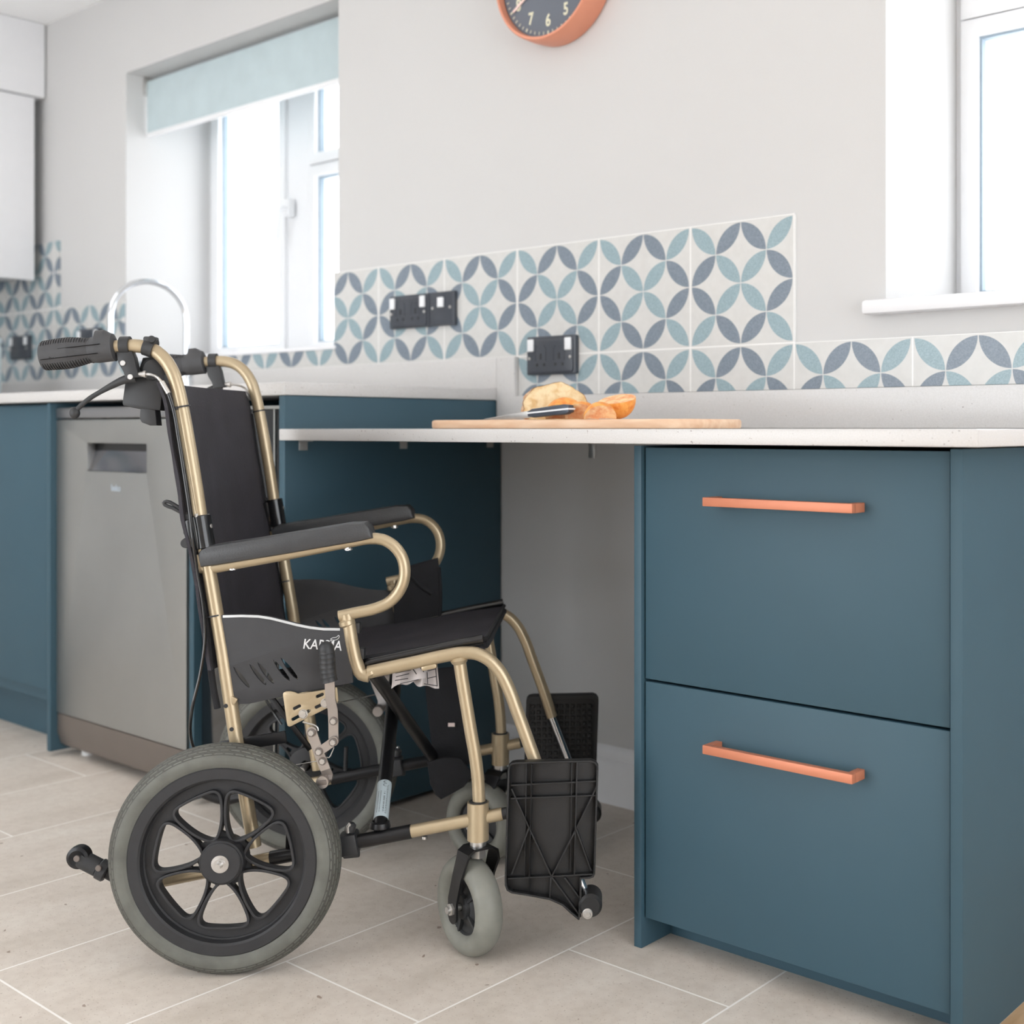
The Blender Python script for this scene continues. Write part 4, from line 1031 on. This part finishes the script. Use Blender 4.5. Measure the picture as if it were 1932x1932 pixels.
# ---- cross braces
v0, v1 = VF, VT-VF
cbm = G().tube([P(717, 1562, v0+.006), P(756, 1186, v1-.012)], .0112, 20, smooth=False); cb = cbm.obj('cross_brace', BLKM, ch)
G().tube([P(704, 1268, v0+.012), P(823, 1437, v1-.004)], .0105, 18, smooth=False).obj('cross_brace', BLKM, ch)
q = P(717, 1563, v0+.006); G().lathe([(.0112, 0), (.0145, .002), (.0160, .008), (.016, .010)], (q.x, q.y, q.z+.012), (0, 0, -1), 24).obj('weld_collar', BLKM, ch)
# data sticker wrapped round the brace
ba, bb = P(717, 1562, v0+.006), P(756, 1186, v1-.012); ax = (bb-ba).normalized()
def on_brace(s_, ang, r):   # s along the brace in m, ang around (0 = towards the camera)
    e1 = Vector((0, -1, 0)); e1 = (e1-ax*e1.dot(ax)).normalized(); e2 = ax.cross(e1)
    return ba+ax*s_+(e1*math.cos(ang)+e2*math.sin(ang))*r
s0 = (P(726, 1545, v0+.01)-ba).length*.95; s1 = s0+.074
nn = 18; vs = [on_brace(s, math.radians(-125+250*i/nn), .01150) for s in (s0, s1) for i in range(nn+1)]
st = G().add(vs, [(i, i+1, nn+2+i, nn+1+i) for i in range(nn)]).obj('data_sticker', STICK, cb)
g = G()
random.seed(3)
def bar_(s, a, ds, da):
    vs = [on_brace(s+i*ds, math.radians(a+j*da), .01162) for i in (0, 1) for j in (0, 1)]; g.add(vs, [(0, 1, 3, 2)])
s = s0+.008
while s < s1-.022:
    w_ = random.choice((.0005, .0008, .0012)); bar_(s, -28, w_, 26); bar_(s, 18, w_*.9, 12) if random.random() < .8 else None; s += w_+random.choice((.0005, .0008, .001))
for a in (-62, -54, 40, 48):
    s = s0+.006
    while s < s1-.012: d_ = random.uniform(.001, .003); bar_(s, a, d_, 3.5); s += d_+.0012
# CE mark
def arc_(sc, ac, rr):
    for k in range(9):
        t0 = math.radians(60+240*k/9); 
        bar_(sc+rr*math.sin(t0)*.0+rr*math.cos(math.radians(30+k*37.5))*0, ac, 0, 0)
for ce, mid in ((s1-.0115, 0), (s1-.0050, 1)):
    for k in range(10):
        t = math.radians(-90+180*k/9); sg_ = ce+.0026*math.sin(t)*1.0; an = 8+15*math.cos(t)
        bar_(ce-.0004+.0030*(-math.cos(t)) if False else ce+.0026*math.sin(t), 26-20*math.cos(t), .0007, 6)
    if mid: bar_(ce-.0002, 8, .0007, 14)
g.obj('printing', INK, st)

# ---- seat sling and cushion: quad between the rails, sagging a little
def sheet(c00, c10, c01, c11, sag, nu=24, nv=24, th=.004, wav=.0, seed=0, sagdir=Vector((0, 0, -1))):
    g = G(); vs = []
    for s_ in (0, 1):
        for i in range(nu+1):
            for j in range(nv+1):
                a, b = i/nu, j/nv
                p = c00.lerp(c10, a).lerp(c01.lerp(c11, a), b)
                p = p+sagdir*(sag*4*b*(1-b))+sagdir*(wav*noise.noise(p*14+Vector((seed, 0, 0))))
                vs.append(p+sagdir*(th*s_))
    m = (nu+1)*(nv+1); idx = lambda i, j, s_: s_*m+i*(nv+1)+j; fs = []
    for i in range(nu):
        for j in range(nv):
            fs += [(idx(i, j, 0), idx(i+1, j, 0), idx(i+1, j+1, 0), idx(i, j+1, 0)), (idx(i, j, 1), idx(i, j+1, 1), idx(i+1, j+1, 1), idx(i+1, j, 1))]
    for i in range(nu): fs += [(idx(i, 0, 0), idx(i, 0, 1), idx(i+1, 0, 1), idx(i+1, 0, 0)), (idx(i, nv, 0), idx(i+1, nv, 0), idx(i+1, nv, 1), idx(i, nv, 1))]
    for j in range(nv): fs += [(idx(0, j, 0), idx(0, j+1, 0), idx(0, j+1, 1), idx(0, j, 1)), (idx(nu, j, 0), idx(nu, j, 1), idx(nu, j+1, 1), idx(nu, j+1, 0))]
    return g.add(vs, fs)
va, vb_ = VF+.018, VT-VF-.018
def fq(x, y, v): return P(x, y, v)
n0 = P(915, 1204, va); f0 = Vector((P(949, 1143, vb_).x, vb_, P(949, 1143, vb_).z))
b0 = P(560, 1270, va); b1 = Vector((b0.x, vb_, b0.z+.004))
n1 = P(690, 1240, va)
dirr = (n1-n0); b0 = n0+dirr*1.72; b1 = f0+dirr*1.72
seat = sheet(b0, n0, b1, f0, .010, th=.016, wav=.003).obj('seat', FABRIC, ch)
g = G()
for dz in (0, .008):
    g.tube([b0+Vector((0, -.002, -dz)), n0+Vector((.002, -.002, -dz)), f0+Vector((.002, .002, -dz))], .0032, 8, smooth=False)
g.obj('piping', FABRICD, seat)
g = G().tube([n0+Vector((.001, 0, -.010)), f0+Vector((.001, 0, -.010))], .006, 10, smooth=False); g.obj('front_hem', FABRICD, seat)
# ---- backrest sling
t0, t1 = P(337, 728, VF+.004), P(352, 800, VF+.004)
def cane_at(y, x): return P(x, y, VF)
nearc = [(322, 722), (333, 752), (340, 800), (350, 860), (360, 920), (368, 980), (384, 1050), (397, 1130), (408, 1200), (418, 1262)]
rows = [P(x, y, VF) for x, y in nearc]
g = G(); vs = []; nv = 26; nu = len(rows)
fine = spline(rows, .012); nu = len(fine)
for s_ in (0, 1):
    for p in fine:
        for j in range(nv+1):
            b = j/nv; y = VF-.012+(VT-2*VF+.024)*b
            wrap = .012*min(1, min(b, 1-b)*12)
            bow = -.022*4*b*(1-b)*(1 if s_ == 0 else 1)
            vs.append(Vector((p.x-.012+wrap*.9+bow-.005*s_*1+.002*noise.noise(Vector((p.z*20, b*9, s_))), y, p.z)))
m = nu*(nv+1); idx = lambda i, j, s_: s_*m+i*(nv+1)+j; fs = []
for i in range(nu-1):
    for j in range(nv):
        fs += [(idx(i, j, 0), idx(i+1, j, 0), idx(i+1, j+1, 0), idx(i, j+1, 0)), (idx(i, j, 1), idx(i, j+1, 1), idx(i+1, j+1, 1), idx(i+1, j, 1))]
for i in range(nu-1): fs += [(idx(i, 0, 0), idx(i, 0, 1), idx(i+1, 0, 1), idx(i+1, 0, 0)), (idx(i, nv, 0), idx(i+1, nv, 0), idx(i+1, nv, 1), idx(i, nv, 1))]
for j in range(nv): fs += [(idx(0, j, 0), idx(0, j+1, 0), idx(0, j+1, 1), idx(0, j, 1)), (idx(nu-1, j, 0), idx(nu-1, j, 1), idx(nu-1, j+1, 1), idx(nu-1, j+1, 0))]
bk = g.add(vs, fs).obj('backrest', FABRIC, ch)
# rolled black edge behind the near cane
g = G()
for vv in (VF-.002, VT-VF+.002):
    pts = [P(x, y, VF) for x, y in ((322, 775), (331, 840), (341, 900), (350, 955), (362, 1030), (372, 1090), (387, 1160), (395, 1230), (404, 1300), (411, 1336))]
    G().tube([Vector((p.x, vv, p.z)) for p in pts], .0050, 10).obj('edge_binding', FABRICD, bk)
# ---- black lamp-like buckle box clamped to the near cane
bx = G()
bvv = VF+.030
bx.prism([[P2(*q, bvv) for q in ((276, 676), (300, 674), (312, 688), (316, 716), (310, 775), (270, 772), (240, 766), (238, 760), (243, 722), (254, 721), (249, 712), (258, 700), (270, 694))]], XZat(bvv), .034, .003)
bx.prism([[P2(*q, bvv) for q in ((272, 768), (300, 774), (303, 803), (290, 803), (274, 797), (270, 790))]], XZat(bvv-.004), .024, .002)
bx.cyl(P(290, 697, bvv-.02), P(290, 697, bvv+.018), .018, 28, .003)
rk = bx.obj('headrest_bracket', BLKP, ch)
c = P(278, 653, VF); dcl = P(300, 664, VF)-P(268, 653, VF)
G().lathe([(.0104, -.0075), (.0145, -.0075), (.0145, .0075), (.0104, .0075)], P(283, 655.5, VF), dcl, 28, close=True).obox(P(285, 643, VF), (1, 0, 0), .0085, (0, 1, 0), .012, .006, .003).cyl(P(286, 640, VF-.016), P(286, 640, VF+.014), .0055, 16, .001).obj('clamp_ring', BLKP, rk)
# ---- webbing straps hanging from the far side, care label
g = G()
vs_ = VT-VF-.03
def band3(pts, w_, th, g, side_=Vector((1, 0, 0))):
    vs = []
    for i, p in enumerate(pts):
        t = (pts[min(i+1, len(pts)-1)]-pts[max(i-1, 0)]).normalized(); s_ = (side_-t*side_.dot(t)).normalized(); n_ = t.cross(s_)
        ww = w_[i] if isinstance(w_, list) else w_
        vs += [p-s_*ww-n_*th, p+s_*ww-n_*th, p+s_*ww+n_*th, p-s_*ww+n_*th]
    fs = [(i*4+k, i*4+(k+1) % 4, i*4+4+(k+1) % 4, i*4+4+k) for i in range(len(pts)-1) for k in range(4)]+[(0, 1, 2, 3), tuple(len(vs)-4+i for i in (3, 2, 1, 0))]
    return g.add(vs, fs)
band3([P(835, 1260, vs_), P(842, 1330, vs_), P(850, 1400, vs_), P(852, 1445, vs_-.01)], .035, .0015, g)
cs = g.obj('calf_strap', FABRICD, ch)
g = G(); outl = [(806, 1438), (838, 1428), (870, 1430), (893, 1462), (876, 1484), (848, 1500), (832, 1508), (822, 1500), (812, 1480)]
g.prism([[P2(*q, vs_-.03) for q in outl]], XZat(vs_-.03), .006, .002); g.obj('strap_end', FABRICD, cs)
q = P(852, 1367, vs_-.004); G().box((q.x-.006, q.y-.0026, q.z-.0035), (q.x+.006, q.y-.0014, q.z+.0035), .0004).obj('size_tag', mat('pink_tag', srgb(226, 206, 200), .6), cs)
g = G(); vk = VT-VF+.0
pts0 = [P(x, y, vk-.016) for x, y in ((762, 1070), (826, 1052), (832, 1100), (834, 1160), (820, 1182), (744, 1190), (742, 1112))]
g.prism([[(p.x, p.z) for p in pts0]], XZat(vk-.016), .010, .003)
g.tube([P(775, 1085, vk-.022), P(800, 1110, vk-.024), P(815, 1120, vk-.022)], .004, 8).tube([P(828, 1070, vk-.02), P(831, 1120, vk-.02), P(830, 1165, vk-.02)], .0035, 8)
g.obj('seat_belt_cloth', FABRICD, ch)
vl = VF+.045
def crump(pts, v, seed, nm):
    g = G(); c0 = [P(x, y, v) for x, y in pts]; nu, nv = 14, 8; vs = []
    for i in range(nu+1):
        for j in range(nv+1):
            a, b = i/nu, j/nv; p = c0[0].lerp(c0[1], a).lerp(c0[3].lerp(c0[2], a), b); p = p+Vector((0, .009*math.sin(a*7+seed)+.004*noise.noise(p*60), .002*math.sin(a*11+seed)*b)); vs.append(p)
    k = len(vs); vs += [p+Vector((0, .0004, 0)) for p in vs]; fs = [(i*(nv+1)+j, (i+1)*(nv+1)+j, (i+1)*(nv+1)+j+1, i*(nv+1)+j+1) for i in range(nu) for j in range(nv)]
    g.add(vs, fs+[tuple(k+q for q in reversed(f)) for f in fs]); return g.obj(nm, PAPER, ch)
lb = crump(((742, 1258), (812, 1244), (808, 1276), (738, 1300)), vl, 0, 'care_label')
lb2 = crump(((785, 1255), (824, 1245), (828, 1301), (776, 1288)), vl+.012, 2, 'care_label')
g = G()
for k, (x0, y0, x1, y1, h) in enumerate(((746, 1270, 775, 1264, 1.1), (747, 1277, 772, 1271, 1.0), (745, 1284, 770, 1280, 1.0), (755, 1290, 790, 1282, .8), (776, 1258, 786, 1272, 1.2), (790, 1256, 800, 1268, 1.0))):
    a, b = P(x0, y0, vl-.0135), P(x1, y1, vl-.0135); g.obox((a+b)/2, b-a, (b-a).length/2, (0, 1, 0), .0002, .0006*h)
g.obj('label_printing', INK, lb)
g = G()
for k, (x0, y0, x1, y1) in enumerate(((806, 1266, 822, 1262), (806, 1280, 824, 1276), (800, 1290, 824, 1294), (822, 1260, 825, 1295), (806, 1268, 807, 1290))):
    a, b = P(x0, y0, vl-.002), P(x1, y1, vl-.002); g.obox((a+b)/2, b-a, (b-a).length/2, (0, 1, 0), .0002, .0006)
g.obj('label_printing', INK, lb2)
# rear axle brackets linking wheels, brake wire between the two brakes
G().tube([P(610, 1434, VF-.02), P(557, 1443, VF+.0)], .0007, 6, smooth=False).obj('brake_wire', ZINC, ch)
G().tube([P(637, 1326, VF), P(706, 1311, VT-VF)], .0009, 6, smooth=False).obj('brake_wire', ZINC, ch)
g = G().obox(P(478, 1400, VF+.004), P(520, 1395, VF)-P(440, 1408, VF), .05, (0, 1, 0), .003, .009, .001).obox(P(545, 1360, VF+.006), P(590, 1420, VF)-P(500, 1300, VF), .055, (0, 1, 0), .003, .004, .001)
g.obj('stay_plate', BLKM, ch)
g = G().obox(P(478, 1400, VF+.004), P(520, 1395, VF)-P(440, 1408, VF), .05, (0, 1, 0), .003, .009, .001)
g.mirror(VT).obj('stay_plate', BLKM, ch)
